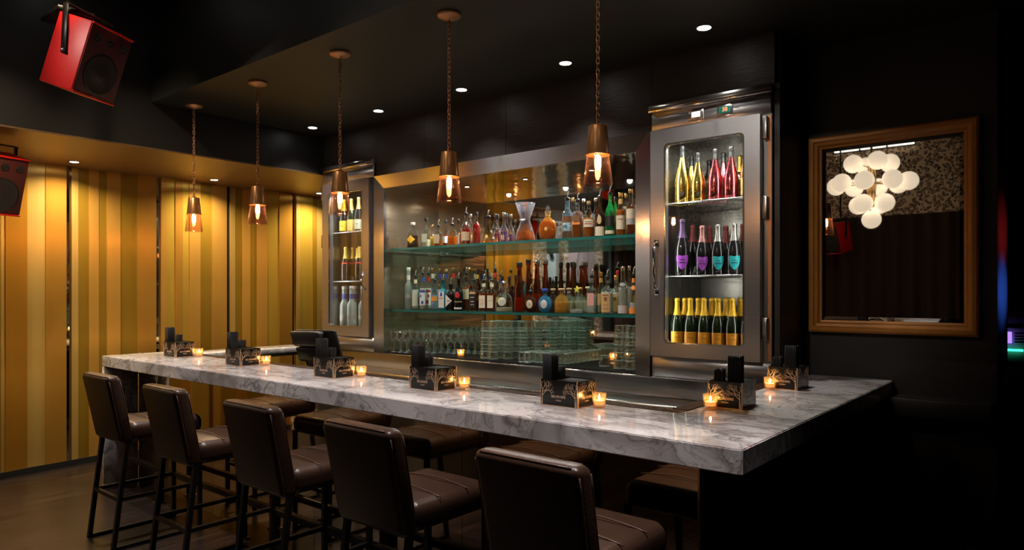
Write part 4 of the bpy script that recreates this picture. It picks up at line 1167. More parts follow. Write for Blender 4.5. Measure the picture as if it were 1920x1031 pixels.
    if pour:
        b = MB().lathe([(rn * .9, top - .006), (rn * 1.15, top), (rn * 1.15, top + .010), (.006, top + .018), (0, top + .018)], 14, cap=False)
        b.obj('pourer_collar', BLACKP, t)
        MB().tube([(0, 0, top + .016), (.0, 0, top + .030), (.004, -.002, top + .044), (.013, -.004, top + .056)], .0042, 8).obj('pourer_spout', SPOUT, t)
    return t
ZU, ZL = 1.9655, 1.4255
make_bottle('liquor_bottle', 'round-shouldered bottle of dark liqueur with a yellow diamond label', 'bottle', 'liquor bottles on the upper glass shelf', (-4.594, 4.190, ZU), 0.2173, 0.0520, 'round', 'glass', liq='dark', fill=0.5, lab=('diamond', 'yellow', 0.18, 0.52, 45), cap='cream')
make_bottle('liquor_bottle', 'clear square bottle with a dark stopper beside the yellow diamond label bottle', 'bottle', 'liquor bottles on the upper glass shelf', (-4.476, 4.240, ZU), 0.2442, 0.0352, 'square', 'glass', liq='pale', fill=0.3, lab=('rect', 'sage', 0.2, 0.5), cap='black')
make_bottle('liquor_bottle', 'small bottle with a yellow label behind the clear square bottle', 'bottle', 'liquor bottles on the upper glass shelf', (-4.569, 4.400, ZU), 0.2031, 0.0339, 'std', 'glass', liq='brown', fill=0.3, lab=('rect', 'yellow', 0.12, 0.55), cap='gold')
make_bottle('liquor_bottle', 'low bottle with a tan label and pourer left of the orange liqueur', 'bottle', 'liquor bottles on the upper glass shelf', (-4.272, 4.190, ZU), 0.1735, 0.0365, 'square', 'glass', liq='amber', fill=0.3, lab=('rect', 'tan', 0.15, 0.6), pour=True)
make_bottle('liquor_bottle', 'white labelled bottle behind the round orange liqueur', 'bottle', 'liquor bottles on the upper glass shelf', (-4.392, 4.400, ZU), 0.2375, 0.0309, 'std', 'glass', liq='red', fill=0.5, lab=('rect', 'white', 0.2, 0.45), cap='black')
make_bottle('liquor_bottle', 'round clear bottle half full of bright orange liqueur with pourer', 'bottle', 'liquor bottles on the upper glass shelf', (-4.106, 4.190, ZU), 0.2153, 0.0449, 'squat', 'glass', liq='orange', fill=0.36, pour=True)
make_bottle('liquor_bottle', 'narrow bottle with black cap and white label right of the orange liqueur', 'bottle', 'liquor bottles on the upper glass shelf', (-4.176, 4.340, ZU), 0.2212, 0.0253, 'square', 'glass', liq='brown', fill=0.5, lab=('rect', 'white', 0.12, 0.48), cap='black')
make_bottle('liquor_bottle', 'red-brown bottle with tan label and tall pourer', 'bottle', 'liquor bottles on the upper glass shelf', (-3.947, 4.190, ZU), 0.2557, 0.0397, 'std', 'glass', liq='red', fill=0.52, lab=('rect', 'tan', 0.14, 0.42), pour=True)
make_bottle('liquor_bottle', 'clear necked amber bottle behind the tan labelled one', 'bottle', 'liquor bottles on the upper glass shelf', (-4.106, 4.420, ZU), 0.2681, 0.0300, 'std', 'glass', liq='amber', fill=0.5, lab=('rect', 'gold', 0.15, 0.4), cap='silver')
make_bottle('liquor_bottle', 'dark red bottle with a black cap left of the triangular decanter', 'bottle', 'liquor bottles on the upper glass shelf', (-3.842, 4.200, ZU), 0.2487, 0.0349, 'std', 'glass', liq='red', fill=0.68, cap='black')
make_bottle('liquor_bottle', 'wide triangular decanter with a gold emblem and pourer', 'bottle', 'liquor bottles on the upper glass shelf', (-3.705, 4.190, ZU), 0.2145, 0.0665, 'tri', 'glass', liq='amber', fill=0.12, lab=('oval', 'gold', 0.2, 0.34, 14), pour=True)
make_bottle('liquor_bottle', 'dark capped bottle behind the triangular decanter', 'bottle', 'liquor bottles on the upper glass shelf', (-3.825, 4.420, ZU), 0.2512, 0.0292, 'std', 'glass', liq='dark', fill=0.6, cap='black')
make_bottle('liquor_bottle', 'cut crystal bottle of red liqueur right of the triangular decanter', 'bottle', 'liquor bottles on the upper glass shelf', (-3.707, 4.310, ZU), 0.2268, 0.0349, 'jewel', 'crystal', liq='red', fill=0.4, cap='black')
make_bottle('liquor_bottle', 'cut crystal bottle of violet tint, middle of three', 'bottle', 'liquor bottles on the upper glass shelf', (-3.537, 4.190, ZU), 0.2188, 0.0358, 'jewel', 'crystal', liq='violet', fill=0.4, cap='silver')
make_bottle('liquor_bottle', 'cut crystal bottle next to the hourglass decanter', 'bottle', 'liquor bottles on the upper glass shelf', (-3.557, 4.300, ZU), 0.2141, 0.0321, 'jewel', 'crystal', liq='violet', fill=0.35, cap='silver')
make_bottle('liquor_bottle', 'slim capped bottle behind the cut crystal bottles', 'bottle', 'liquor bottles on the upper glass shelf', (-3.744, 4.470, ZU), 0.2506, 0.0268, 'std', 'glass', liq='brown', fill=0.5, cap='black')
make_bottle('decanter', 'large hourglass crystal decanter a third full of amber cognac', 'bottle', 'liquor bottles on the upper glass shelf', (-3.330, 4.200, ZU), 0.3044, 0.0781, 'hour', 'crystal', liq='cognac', fill=0.26)
make_bottle('decanter', 'round ribbed flat flask of amber cognac with a lily stopper', 'bottle', 'liquor bottles on the upper glass shelf', (-3.108, 4.190, ZU), 0.2479, 0.0720, 'disc', 'amberclear', liq='cognac', fill=0.58, lab=('oval', 'gold', 0.28, 0.4, 9), neck='gold', cap='fleur')
make_bottle('liquor_bottle', 'tall pale blue bottle with a slanted brown label and pourer', 'bottle', 'liquor bottles on the upper glass shelf', (-2.977, 4.260, ZU), 0.3022, 0.0398, 'slim', 'ice', liq='amber', fill=0.22, lab=('rect', 'brown', 0.42, 0.58), pour=True)
make_bottle('liquor_bottle', 'cork topped bottle behind the pale blue bottle', 'bottle', 'liquor bottles on the upper glass shelf', (-3.053, 4.440, ZU), 0.3213, 0.0288, 'std', 'glass', liq='pale', fill=0.4, cap='gold')
make_bottle('liquor_bottle', 'square whisky bottle with a clear globe neck and slanted label', 'bottle', 'liquor bottles on the upper glass shelf', (-2.832, 4.180, ZU), 0.2700, 0.0405, 'square', 'crystal', liq='amber', fill=0.55, lab=[('rect', 'brown', 0.44, 0.58), ('rect', 'orange', 0.36, 0.42)], pour=True)
make_bottle('liquor_bottle', 'amber bottle with a cream cap behind the square whisky', 'bottle', 'liquor bottles on the upper glass shelf', (-2.941, 4.420, ZU), 0.3080, 0.0284, 'std', 'glass', liq='amber', fill=0.55, cap='cream')
make_bottle('liquor_bottle', 'round-shouldered amber whisky bottle with a cream label', 'bottle', 'liquor bottles on the upper glass shelf', (-2.742, 4.190, ZU), 0.2521, 0.0401, 'round', 'glass', liq='amber', fill=0.56, lab=('rect', 'cream', 0.3, 0.52), cap='cork', mark=[('red', 0.38, 0.4, 34), ('black', 0.44, 0.455, 28)])
make_bottle('liquor_bottle', 'cream stoppered bottle behind the round-shouldered whisky', 'bottle', 'liquor bottles on the upper glass shelf', (-2.831, 4.420, ZU), 0.3040, 0.0260, 'std', 'glass', liq='brown', fill=0.5, cap='cream')
make_bottle('liquor_bottle', 'dark olive bottle with an oval upper label and broad cream lower label', 'bottle', 'liquor bottles on the upper glass shelf', (-2.642, 4.180, ZU), 0.2786, 0.0358, 'std', 'cola', lab=[('rect', 'cream', 0.03, 0.26), ('oval', 'tan', 0.32, 0.54, 24)], pour=True)
make_bottle('liquor_bottle', 'bright green bottle with a black label and pourer', 'bottle', 'liquor bottles on the upper glass shelf', (-2.565, 4.190, ZU), 0.2987, 0.0355, 'std', 'greenglass', liq='green', fill=0.6, lab=[('rect', 'black', 0.24, 0.48), ('rect', 'cream', 0.06, 0.14)], pour=True)
make_bottle('liquor_bottle', 'green bottle standing behind the bright green one', 'bottle', 'liquor bottles on the upper glass shelf', (-2.660, 4.420, ZU), 0.2898, 0.0274, 'std', 'greenglass', liq='green', fill=0.55, cap='black')
make_bottle('liquor_bottle', 'slim amber whisky with a tall cream label and gold neck', 'bottle', 'liquor bottles on the upper glass shelf', (-2.479, 4.190, ZU), 0.2806, 0.0332, 'slim', 'glass', liq='amber', fill=0.64, lab=('rect', 'cream', 0.16, 0.5), neck='gold', cap='gold', mark=[('brown', 0.4, 0.42, 30)])
make_bottle('liquor_bottle', 'gold capped whisky behind the slim cream labelled one', 'bottle', 'liquor bottles on the upper glass shelf', (-2.577, 4.430, ZU), 0.3105, 0.0252, 'std', 'glass', liq='amber', fill=0.5, cap='gold')
make_bottle('liquor_bottle', 'whisky with a tall white and grey label next to the steel frame', 'bottle', 'liquor bottles on the upper glass shelf', (-2.394, 4.180, ZU), 0.2988, 0.0328, 'slim', 'glass', liq='brown', fill=0.66, lab=[('rect', 'cream', 0.38, 0.6), ('rect', 'grey', 0.24, 0.38)], cap='gold')
make_bottle('vodka_bottle', 'tall frosted clear bottle at the left end of the lower shelf', 'bottle', 'liquor bottles on the lower glass shelf', (-4.661, 4.200, ZL), 0.3524, 0.0310, 'frost', 'frosted', lab=('rect', 'grey', 0.28, 0.38), neck='white', cap='white')
make_bottle('vodka_bottle', 'clear vodka with a pale plant label and cream neck', 'bottle', 'liquor bottles on the lower glass shelf', (-4.592, 4.220, ZL), 0.2892, 0.0308, 'slim', 'glass', liq='clear', fill=0.6, lab=('rect', 'sage', 0.1, 0.56), neck='cream', pour=True)
make_bottle('vodka_bottle', 'tall clear bottle behind the pale plant label', 'bottle', 'liquor bottles on the lower glass shelf', (-4.759, 4.420, ZL), 0.3755, 0.0296, 'frost', 'glass', cap='silver')
make_bottle('vodka_bottle', 'clear vodka with a blue neck and blueberries on its label', 'bottle', 'liquor bottles on the lower glass shelf', (-4.475, 4.200, ZL), 0.3083, 0.0280, 'slim', 'glass', liq='clear', fill=0.6, lab=[('rect', 'white', 0.12, 0.48), ('rect', 'blue', 0.48, 0.54)], neck='blue', pour=True, mark=[('blue', 0.34, 0.42, 14, -20), ('blue', 0.16, 0.24, 20, 10)])
make_bottle('vodka_bottle', 'clear vodka with a red neck and cherries on its label', 'bottle', 'liquor bottles on the lower glass shelf', (-4.477, 4.270, ZL), 0.3112, 0.0283, 'slim', 'glass', liq='clear', fill=0.6, lab=[('rect', 'white', 0.12, 0.48), ('rect', 'red', 0.48, 0.54)], neck='red', pour=True, mark=[('red', 0.34, 0.42, 14, 20), ('red', 0.16, 0.26, 22, 0)])
make_bottle('vodka_bottle', 'clear bottle with a cream neck behind the cherry vodka', 'bottle', 'liquor bottles on the lower glass shelf', (-4.603, 4.440, ZL), 0.3511, 0.0293, 'slim', 'glass', liq='clear', fill=0.5, neck='cream', cap='gold')
make_bottle('liquor_bottle', 'clear bottle with a small bright orange label', 'bottle', 'liquor bottles on the lower glass shelf', (-4.349, 4.220, ZL), 0.2496, 0.0300, 'round', 'ice', liq='clear', fill=0.5, lab=('rect', 'orange', 0.3, 0.46), pour=True)
make_bottle('vodka_bottle', 'clear bottle with a dark blue neck behind the turquoise gin', 'bottle', 'liquor bottles on the lower glass shelf', (-4.506, 4.440, ZL), 0.3477, 0.0290, 'slim', 'glass', liq='clear', fill=0.5, neck='blue', cap='gold')
make_bottle('gin_bottle', 'square turquoise gin bottle with a narrow white label', 'bottle', 'liquor bottles on the lower glass shelf', (-4.204, 4.180, ZL), 0.2445, 0.0362, 'square', 'turq', lab=('rect', 'white', 0.08, 0.66), pour=True, mark=[('blue', 0.48, 0.6, 16), ('red', 0.4, 0.42, 26)])
make_bottle('vodka_bottle', 'clear bottle with a navy neck right of the dark blue one', 'bottle', 'liquor bottles on the lower glass shelf', (-4.425, 4.440, ZL), 0.3448, 0.0287, 'slim', 'glass', liq='clear', fill=0.5, neck='blue', cap='cork')
make_bottle('liquor_bottle', 'black bottle with a white triangular label', 'bottle', 'liquor bottles on the lower glass shelf', (-4.115, 4.180, ZL), 0.2153, 0.0381, 'square', 'black', lab=('tri', 'white', 0.12, 0.62, 44), pour=True, mark=[('black', 0.36, 0.385, 20)])
make_bottle('vodka_bottle', 'clear bottle with a red neck behind the black bottles', 'bottle', 'liquor bottles on the lower glass shelf', (-4.338, 4.440, ZL), 0.3513, 0.0285, 'slim', 'glass', liq='clear', fill=0.5, neck='red', cap='gold')
make_bottle('rum_bottle', 'black rum bottle with a round red emblem', 'bottle', 'liquor bottles on the lower glass shelf', (-4.022, 4.180, ZL), 0.2575, 0.0377, 'std', 'black', lab=[('oval', 'red', 0.4, 0.58, 34), ('rect', 'gold', 0.27, 0.29), ('rect', 'white', 0.04, 0.1)], pour=True)
make_bottle('whiskey_bottle', 'whiskey with a tall tan label and long pourer', 'bottle', 'liquor bottles on the lower glass shelf', (-4.031, 4.280, ZL), 0.3062, 0.0315, 'slim', 'glass', liq='brown', fill=0.62, lab=('rect', 'tan', 0.3, 0.58), neck='black', pour=True)
make_bottle('liquor_bottle', 'amber bottle behind the tall tan labelled whiskey', 'bottle', 'liquor bottles on the lower glass shelf', (-4.144, 4.440, ZL), 0.3443, 0.0302, 'std', 'glass', liq='red', fill=0.6, cap='gold')
make_bottle('whiskey_bottle', 'square whiskey bottle with a black label and pale neck tag', 'bottle', 'liquor bottles on the lower glass shelf', (-3.848, 4.180, ZL), 0.2438, 0.0348, 'square', 'glass', liq='brown', fill=0.64, lab=[('rect', 'black', 0.1, 0.54), ('rect', 'tan', 0.56, 0.62)], pour=True, mark=[('white', 0.44, 0.46, 28), ('white', 0.3, 0.32, 24), ('white', 0.2, 0.215, 24)])
make_bottle('liquor_bottle', 'dark bottle with a yellow capsule behind the whiskeys', 'bottle', 'liquor bottles on the lower glass shelf', (-4.043, 4.440, ZL), 0.3314, 0.0276, 'std', 'cola', neck='yellow', cap='black')
make_bottle('bourbon_bottle', 'square bourbon with a cream label, left of a pair', 'bottle', 'liquor bottles on the lower glass shelf', (-3.760, 4.200, ZL), 0.2421, 0.0367, 'square', 'glass', liq='brown', fill=0.6, lab=('rect', 'cream', 0.1, 0.52), neck='cream', pour=True, mark=[('grey', 0.36, 0.37, 28), ('orange', 0.26, 0.275, 22), ('grey', 0.2, 0.21, 24)])
make_bottle('liquor_bottle', 'dark bottle with a pourer behind the bourbon pair', 'bottle', 'liquor bottles on the lower glass shelf', (-3.933, 4.440, ZL), 0.3366, 0.0273, 'std', 'cola', pour=True)
make_bottle('bourbon_bottle', 'square bourbon with a cream label, right of a pair', 'bottle', 'liquor bottles on the lower glass shelf', (-3.692, 4.220, ZL), 0.2409, 0.0344, 'square', 'glass', liq='brown', fill=0.6, lab=('rect', 'cream', 0.1, 0.52), neck='cream', pour=True, mark=[('brown', 0.34, 0.35, 26)])
make_bottle('liquor_bottle', 'dark bottle with a red capsule behind the bourbon pair', 'bottle', 'liquor bottles on the lower glass shelf', (-3.848, 4.440, ZL), 0.3426, 0.0293, 'std', 'cola', neck='red', pour=True)
make_bottle('liquor_bottle', 'dark wine-like bottle in the back row with a yellow label', 'bottle', 'liquor bottles on the lower glass shelf', (-3.767, 4.380, ZL), 0.2216, 0.0266, 'std', 'cola', lab=('rect', 'yellow', 0.3, 0.5), cap='black')
make_bottle('tequila_bottle', 'clear broad decanter tequila bottle with a bulbous glass stopper', 'bottle', 'liquor bottles on the lower glass shelf', (-3.520, 4.170, ZL), 0.2261, 0.0670, 'squat', 'glass', liq='pale', fill=0.14, lab=('oval', 'sage', 0.2, 0.5, 30), cap='stopper')
make_bottle('liquor_bottle', 'small dark bottle behind the clear decanter, left one', 'bottle', 'liquor bottles on the lower glass shelf', (-3.766, 4.440, ZL), 0.2681, 0.0268, 'std', 'cola', cap='black')
make_bottle('liquor_bottle', 'small dark bottle behind the clear decanter, middle one', 'bottle', 'liquor bottles on the lower glass shelf', (-3.690, 4.440, ZL), 0.2658, 0.0266, 'std', 'cola', cap='black')
make_bottle('liquor_bottle', 'small dark bottle behind the clear decanter, right one', 'bottle', 'liquor bottles on the lower glass shelf', (-3.621, 4.440, ZL), 0.2726, 0.0264, 'std', 'cola', cap='black')
make_bottle('tequila_bottle', 'tall tapering amber tequila bottle, first from the clear decanter', 'bottle', 'liquor bottles on the lower glass shelf', (-3.372, 4.180, ZL), 0.3627, 0.0392, 'tall', 'amberglass', liq='orange', fill=0.3, cap='black')
make_bottle('tequila_bottle', 'tall tapering amber tequila bottle behind the brown oval label bottle', 'bottle', 'liquor bottles on the lower glass shelf', (-3.464, 4.410, ZL), 0.3958, 0.0366, 'tall', 'amberglass', liq='orange', fill=0.34, cap='black')
make_bottle('tequila_bottle', 'tall tapering amber tequila bottle with a silver ball top', 'bottle', 'liquor bottles on the lower glass shelf', (-3.293, 4.300, ZL), 0.3822, 0.0374, 'tall', 'amberglass', liq='orange', fill=0.36, cap='silver')
make_bottle('tequila_bottle', 'tall tapering amber tequila bottle behind the round blue bottle', 'bottle', 'liquor bottles on the lower glass shelf', (-3.315, 4.440, ZL), 0.3908, 0.0361, 'tall', 'amberglass', liq='brown', fill=0.4, cap='silver')
make_bottle('tequila_bottle', 'tall tapering dark bottle, left of the dark group of four', 'bottle', 'liquor bottles on the lower glass shelf', (-3.157, 4.430, ZL), 0.3665, 0.0271, 'tall', 'cola', cap='black')
make_bottle('tequila_bottle', 'tall tapering dark bottle, second of the dark group of four', 'bottle', 'liquor bottles on the lower glass shelf', (-3.112, 4.460, ZL), 0.3619, 0.0270, 'tall', 'cola', cap='black')
make_bottle('tequila_bottle', 'tall tapering dark bottle, third of the dark group of four', 'bottle', 'liquor bottles on the lower glass shelf', (-3.010, 4.400, ZL), 0.3545, 0.0265, 'tall', 'cola', cap='black')
make_bottle('tequila_bottle', 'tall tapering dark amber bottle with a pourer, last of the group', 'bottle', 'liquor bottles on the lower glass shelf', (-2.987, 4.460, ZL), 0.3443, 0.0287, 'tall', 'amberglass', liq='red', fill=0.6, pour=True)
make_bottle('liquor_bottle', 'round brown flask with an oval cream label and pourer', 'bottle', 'liquor bottles on the lower glass shelf', (-3.255, 4.170, ZL), 0.1786, 0.0507, 'disc', 'cola', lab=('oval', 'cream', 0.16, 0.52, 30), pour=True, mark=[('brown', 0.34, 0.36, 16)])
make_bottle('liquor_bottle', 'round bright blue flask with an oval white label', 'bottle', 'liquor bottles on the lower glass shelf', (-3.118, 4.170, ZL), 0.1836, 0.0539, 'disc', 'blueglass', lab=('oval', 'white', 0.16, 0.52, 28), cap='blue', liq='blue', fill=0.4, mark=[('grey', 0.34, 0.36, 16)])
make_bottle('tequila_bottle', 'squat clear bottle with a cork behind the blue flask', 'bottle', 'liquor bottles on the lower glass shelf', (-3.124, 4.280, ZL), 0.2030, 0.0406, 'squat', 'glass', liq='brown', fill=0.4, neck='brown', cap='cork')
make_bottle('tequila_bottle', 'squat golden tequila bottle with a round cork', 'bottle', 'liquor bottles on the lower glass shelf', (-2.966, 4.170, ZL), 0.2037, 0.0529, 'squat', 'amberclear', liq='gold', fill=0.4, cap='cork')
make_bottle('tequila_bottle', 'squat bottle with a mauve ribbon and cork behind the golden one', 'bottle', 'liquor bottles on the lower glass shelf', (-2.983, 4.290, ZL), 0.2078, 0.0440, 'squat', 'glass', liq='pale', fill=0.4, neck='mauve', cap='cork')
make_bottle('tequila_bottle', 'clear squat decanter with a yellow star stopper', 'bottle', 'liquor bottles on the lower glass shelf', (-2.830, 4.170, ZL), 0.1848, 0.0520, 'squat', 'glass', liq='clear', fill=0.14, cap='star')
make_bottle('tequila_bottle', 'squat bottle with an orange ball cork behind the star stopper', 'bottle', 'liquor bottles on the lower glass shelf', (-2.883, 4.290, ZL), 0.2132, 0.0395, 'squat', 'glass', liq='pale', fill=0.4, cap='orange')
make_bottle('tequila_bottle', 'squat bottle with a cream ball cork left of the pink label', 'bottle', 'liquor bottles on the lower glass shelf', (-2.830, 4.310, ZL), 0.2203, 0.0354, 'squat', 'glass', liq='pale', fill=0.4, cap='cream')
make_bottle('liquor_bottle', 'square clear bottle with a pale pink label and pourer', 'bottle', 'liquor bottles on the lower glass shelf', (-2.717, 4.190, ZL), 0.2589, 0.0324, 'square', 'glass', liq='clear', fill=0.5, lab=('rect', 'pink', 0.22, 0.56), pour=True)
make_bottle('liquor_bottle', 'clear bottle with a gold neck behind the large kraft label', 'bottle', 'liquor bottles on the lower glass shelf', (-2.746, 4.360, ZL), 0.2824, 0.0275, 'slim', 'glass', liq='pale', fill=0.5, neck='gold', lab=('rect', 'kraft', 0.2, 0.5), cap='gold')
make_bottle('vodka_bottle', 'clear bottle with a large copper coloured label and round seal', 'bottle', 'liquor bottles on the lower glass shelf', (-2.583, 4.180, ZL), 0.2541, 0.0411, 'square', 'glass', liq='clear', fill=0.6, lab=('rect', 'kraft', 0.05, 0.56), pour=True, mark=[('brown', 0.36, 0.46, 16), ('brown', 0.24, 0.25, 26), ('brown', 0.14, 0.15, 26), ('brown', 0.5, 0.53, 28)])
make_bottle('vodka_bottle', 'clear bottle with the same copper label, half hidden by the tall one', 'bottle', 'liquor bottles on the lower glass shelf', (-2.596, 4.320, ZL), 0.2525, 0.0325, 'square', 'glass', liq='clear', fill=0.6, lab=('rect', 'kraft', 0.05, 0.56), cap='gold', mark=[('brown', 0.36, 0.46, 16)])
make_bottle('liquor_bottle', 'clear bottle with a red cap in the back row', 'bottle', 'liquor bottles on the lower glass shelf', (-2.666, 4.460, ZL), 0.2918, 0.0237, 'std', 'glass', liq='clear', fill=0.5, cap='red')
make_bottle('vodka_bottle', 'tall clear bottle with a white base and round silver seal', 'bottle', 'liquor bottles on the lower glass shelf', (-2.456, 4.180, ZL), 0.3087, 0.0331, 'slim', 'glass', liq='clear', fill=0.6, lab=[('wrap', 'white', 0.02, 0.2), ('oval', 'grey', 0.62, 0.7, 40)], cap='silver')
make_bottle('vodka_bottle', 'clear silver capped bottle between the white base and orange seal bottles', 'bottle', 'liquor bottles on the lower glass shelf', (-2.544, 4.420, ZL), 0.3242, 0.0251, 'slim', 'glass', liq='clear', fill=0.6, cap='silver')
make_bottle('liquor_bottle', 'clear bottle with a round orange seal and orange base', 'bottle', 'liquor bottles on the lower glass shelf', (-2.373, 4.180, ZL), 0.2689, 0.0291, 'std', 'glass', liq='clear', fill=0.3, lab=[('wrap', 'orange', 0.02, 0.18), ('oval', 'orange', 0.62, 0.74, 44)], neck='orange', pour=True)
make_bottle('champagne_bottle', 'large gleaming gold champagne bottle, biggest on the fridge top shelf', 'bottle', 'bottles on the top shelf of the right fridge', (-2.018, 4.190, 2.1505), 0.3750, 0.0530, 'magnum', 'goldmetal', foil='black', lab=('shield', 'black', 0.12, 0.2, 12))
make_bottle('champagne_bottle', 'smaller gleaming gold champagne bottle right of the biggest one', 'bottle', 'bottles on the top shelf of the right fridge', (-1.906, 4.180, 2.1505), 0.3150, 0.0450, 'magnum', 'goldmetal', foil='black', lab=('shield', 'black', 0.12, 0.2, 12))
make_bottle('champagne_bottle', 'gold champagne bottle behind the two front gold ones', 'bottle', 'bottles on the top shelf of the right fridge', (-2.020, 4.330, 2.1505), 0.3300, 0.0450, 'magnum', 'goldmetal', foil='black')
make_bottle('champagne_bottle', 'metallic pink champagne bottle beside the gold ones', 'bottle', 'bottles on the top shelf of the right fridge', (-1.792, 4.180, 2.1505), 0.3250, 0.0450, 'magnum', 'rosemetal', foil='black', lab=None)
make_bottle('champagne_bottle', 'metallic pink champagne bottle beside the golden foil bottle', 'bottle', 'bottles on the top shelf of the right fridge', (-1.689, 4.180, 2.1505), 0.3250, 0.0450, 'magnum', 'rosemetal', foil='black')
make_bottle('champagne_bottle', 'metallic pink champagne bottle in the second rank', 'bottle', 'bottles on the top shelf of the right fridge', (-1.799, 4.330, 2.1505), 0.3250, 0.0450, 'magnum', 'rosemetal', foil='black')
make_bottle('champagne_bottle', 'clear golden champagne with gold foil and a yellow label with a white seal', 'bottle', 'bottles on the top shelf of the right fridge', (-1.583, 4.170, 2.1505), 0.3350, 0.0440, 'champ', 'amberclear', foil='gold', liq='amber', fill=0.55, lab=('rect', 'gold', 0.05, 0.36), mark=[('white', 0.14, 0.28, 18)])
make_bottle('champagne_bottle', 'dark champagne with gold foil behind the clear golden one', 'bottle', 'bottles on the top shelf of the right fridge', (-1.605, 4.320, 2.1505), 0.3250, 0.0430, 'champ', 'cola', foil='gold')
make_bottle('champagne_bottle', 'dark champagne at the back of the top shelf, between gold and pink', 'bottle', 'bottles on the top shelf of the right fridge', (-1.963, 4.480, 2.1505), 0.3200, 0.0430, 'champ', 'darkgreen', foil='black')
make_bottle('champagne_bottle', 'dark champagne at the back of the top shelf, between pink and yellow label', 'bottle', 'bottles on the top shelf of the right fridge', (-1.745, 4.460, 2.1505), 0.3200, 0.0430, 'champ', 'darkgreen', foil='gold')
make_bottle('champagne_bottle', 'large dark champagne with a violet shield label', 'bottle', 'shield label bottles on the middle shelf of the right fridge', (-2.010, 4.170, 1.6855), 0.3650, 0.0500, 'champ', 'black', foil='violet', lab=('shield', 'purple', 0.1, 0.36, 46), mark=[('black', 0.22, 0.235, 26), ('black', 0.27, 0.28, 20)])
make_bottle('champagne_bottle', 'standard dark champagne with a violet shield label', 'bottle', 'shield label bottles on the middle shelf of the right fridge', (-1.873, 4.170, 1.6855), 0.3150, 0.0440, 'champ', 'black', foil='pink', lab=('shield', 'purple', 0.09, 0.37, 46), mark=[('black', 0.22, 0.235, 26), ('black', 0.27, 0.28, 20)])
make_bottle('champagne_bottle', 'dark champagne with a turquoise shield label, the left one', 'bottle', 'shield label bottles on the middle shelf of the right fridge', (-1.769, 4.170, 1.6855), 0.3150, 0.0440, 'champ', 'black', foil='silver', lab=('shield', 'cyan', 0.09, 0.37, 46), mark=[('black', 0.22, 0.235, 26), ('black', 0.27, 0.28, 20)])
make_bottle('champagne_bottle', 'dark champagne with a turquoise shield label, the right one', 'bottle', 'shield label bottles on the middle shelf of the right fridge', (-1.666, 4.170, 1.6855), 0.3150, 0.0440, 'champ', 'black', foil='silver', lab=('shield', 'cyan', 0.09, 0.37, 46), mark=[('black', 0.22, 0.235, 26), ('black', 0.27, 0.28, 20)])
make_bottle('champagne_bottle', 'dark champagne with a green shield label at the door edge', 'bottle', 'shield label bottles on the middle shelf of the right fridge', (-1.556, 4.190, 1.6855), 0.3250, 0.0460, 'champ', 'black', foil='green', lab=('shield', 'green', 0.09, 0.37, 46), mark=[('black', 0.22, 0.235, 26)])
make_bottle('champagne_bottle', 'dark champagne behind the large violet label one', 'bottle', 'shield label bottles on the middle shelf of the right fridge', (-2.017, 4.340, 1.6855), 0.3400, 0.0440, 'champ', 'black', foil='darkred')
make_bottle('champagne_bottle', 'dark champagne between the violet and turquoise labels, second rank', 'bottle', 'shield label bottles on the middle shelf of the right fridge', (-1.898, 4.340, 1.6855), 0.3250, 0.0430, 'champ', 'black', foil='darkred')
make_bottle('champagne_bottle', 'dark champagne behind the turquoise pair', 'bottle', 'shield label bottles on the middle shelf of the right fridge', (-1.789, 4.340, 1.6855), 0.3200, 0.0430, 'champ', 'black', foil='darkred')
make_bottle('champagne_bottle', 'dark champagne behind, left of the green label', 'bottle', 'shield label bottles on the middle shelf of the right fridge', (-1.677, 4.340, 1.6855), 0.3250, 0.0430, 'champ', 'black', foil='darkred')
make_bottle('champagne_bottle', 'dark champagne with yellow foil and orange label, front rank, first from the handle', 'bottle', 'yellow foil champagne on the bottom shelf of the right fridge', (-2.038, 4.155, 1.2155), 0.3250, 0.0425, 'champ', 'darkgreen', foil='yellow', lab=('rect', 'veuve', 0.06, 0.34), mark=[('brown', 0.3, 0.312, 14), ('brown', 0.22, 0.23, 24)])
make_bottle('champagne_bottle', 'dark champagne with yellow foil and orange label, front rank, second from the handle', 'bottle', 'yellow foil champagne on the bottom shelf of the right fridge', (-1.946, 4.155, 1.2155), 0.3250, 0.0425, 'champ', 'darkgreen', foil='yellow', lab=('rect', 'veuve', 0.06, 0.34), mark=[('brown', 0.3, 0.312, 14), ('brown', 0.22, 0.23, 24)])
make_bottle('champagne_bottle', 'dark champagne with yellow foil and orange label, front rank, third from the handle', 'bottle', 'yellow foil champagne on the bottom shelf of the right fridge', (-1.854, 4.155, 1.2155), 0.3250, 0.0425, 'champ', 'darkgreen', foil='yellow', lab=('rect', 'veuve', 0.06, 0.34), mark=[('brown', 0.3, 0.312, 14), ('brown', 0.22, 0.23, 24)])
make_bottle('champagne_bottle', 'dark champagne with yellow foil and orange label, front rank, fourth from the handle', 'bottle', 'yellow foil champagne on the bottom shelf of the right fridge', (-1.763, 4.155, 1.2155), 0.3250, 0.0425, 'champ', 'darkgreen', foil='yellow', lab=('rect', 'veuve', 0.06, 0.34), mark=[('brown', 0.3, 0.312, 14), ('brown', 0.22, 0.23, 24)])
make_bottle('champagne_bottle', 'dark champagne with yellow foil and orange label, front rank, fifth from the handle', 'bottle', 'yellow foil champagne on the bottom shelf of the right fridge', (-1.671, 4.155, 1.2155), 0.3250, 0.0425, 'champ', 'darkgreen', foil='yellow', lab=('rect', 'veuve', 0.06, 0.34), mark=[('brown', 0.3, 0.312, 14), ('brown', 0.22, 0.23, 24)])
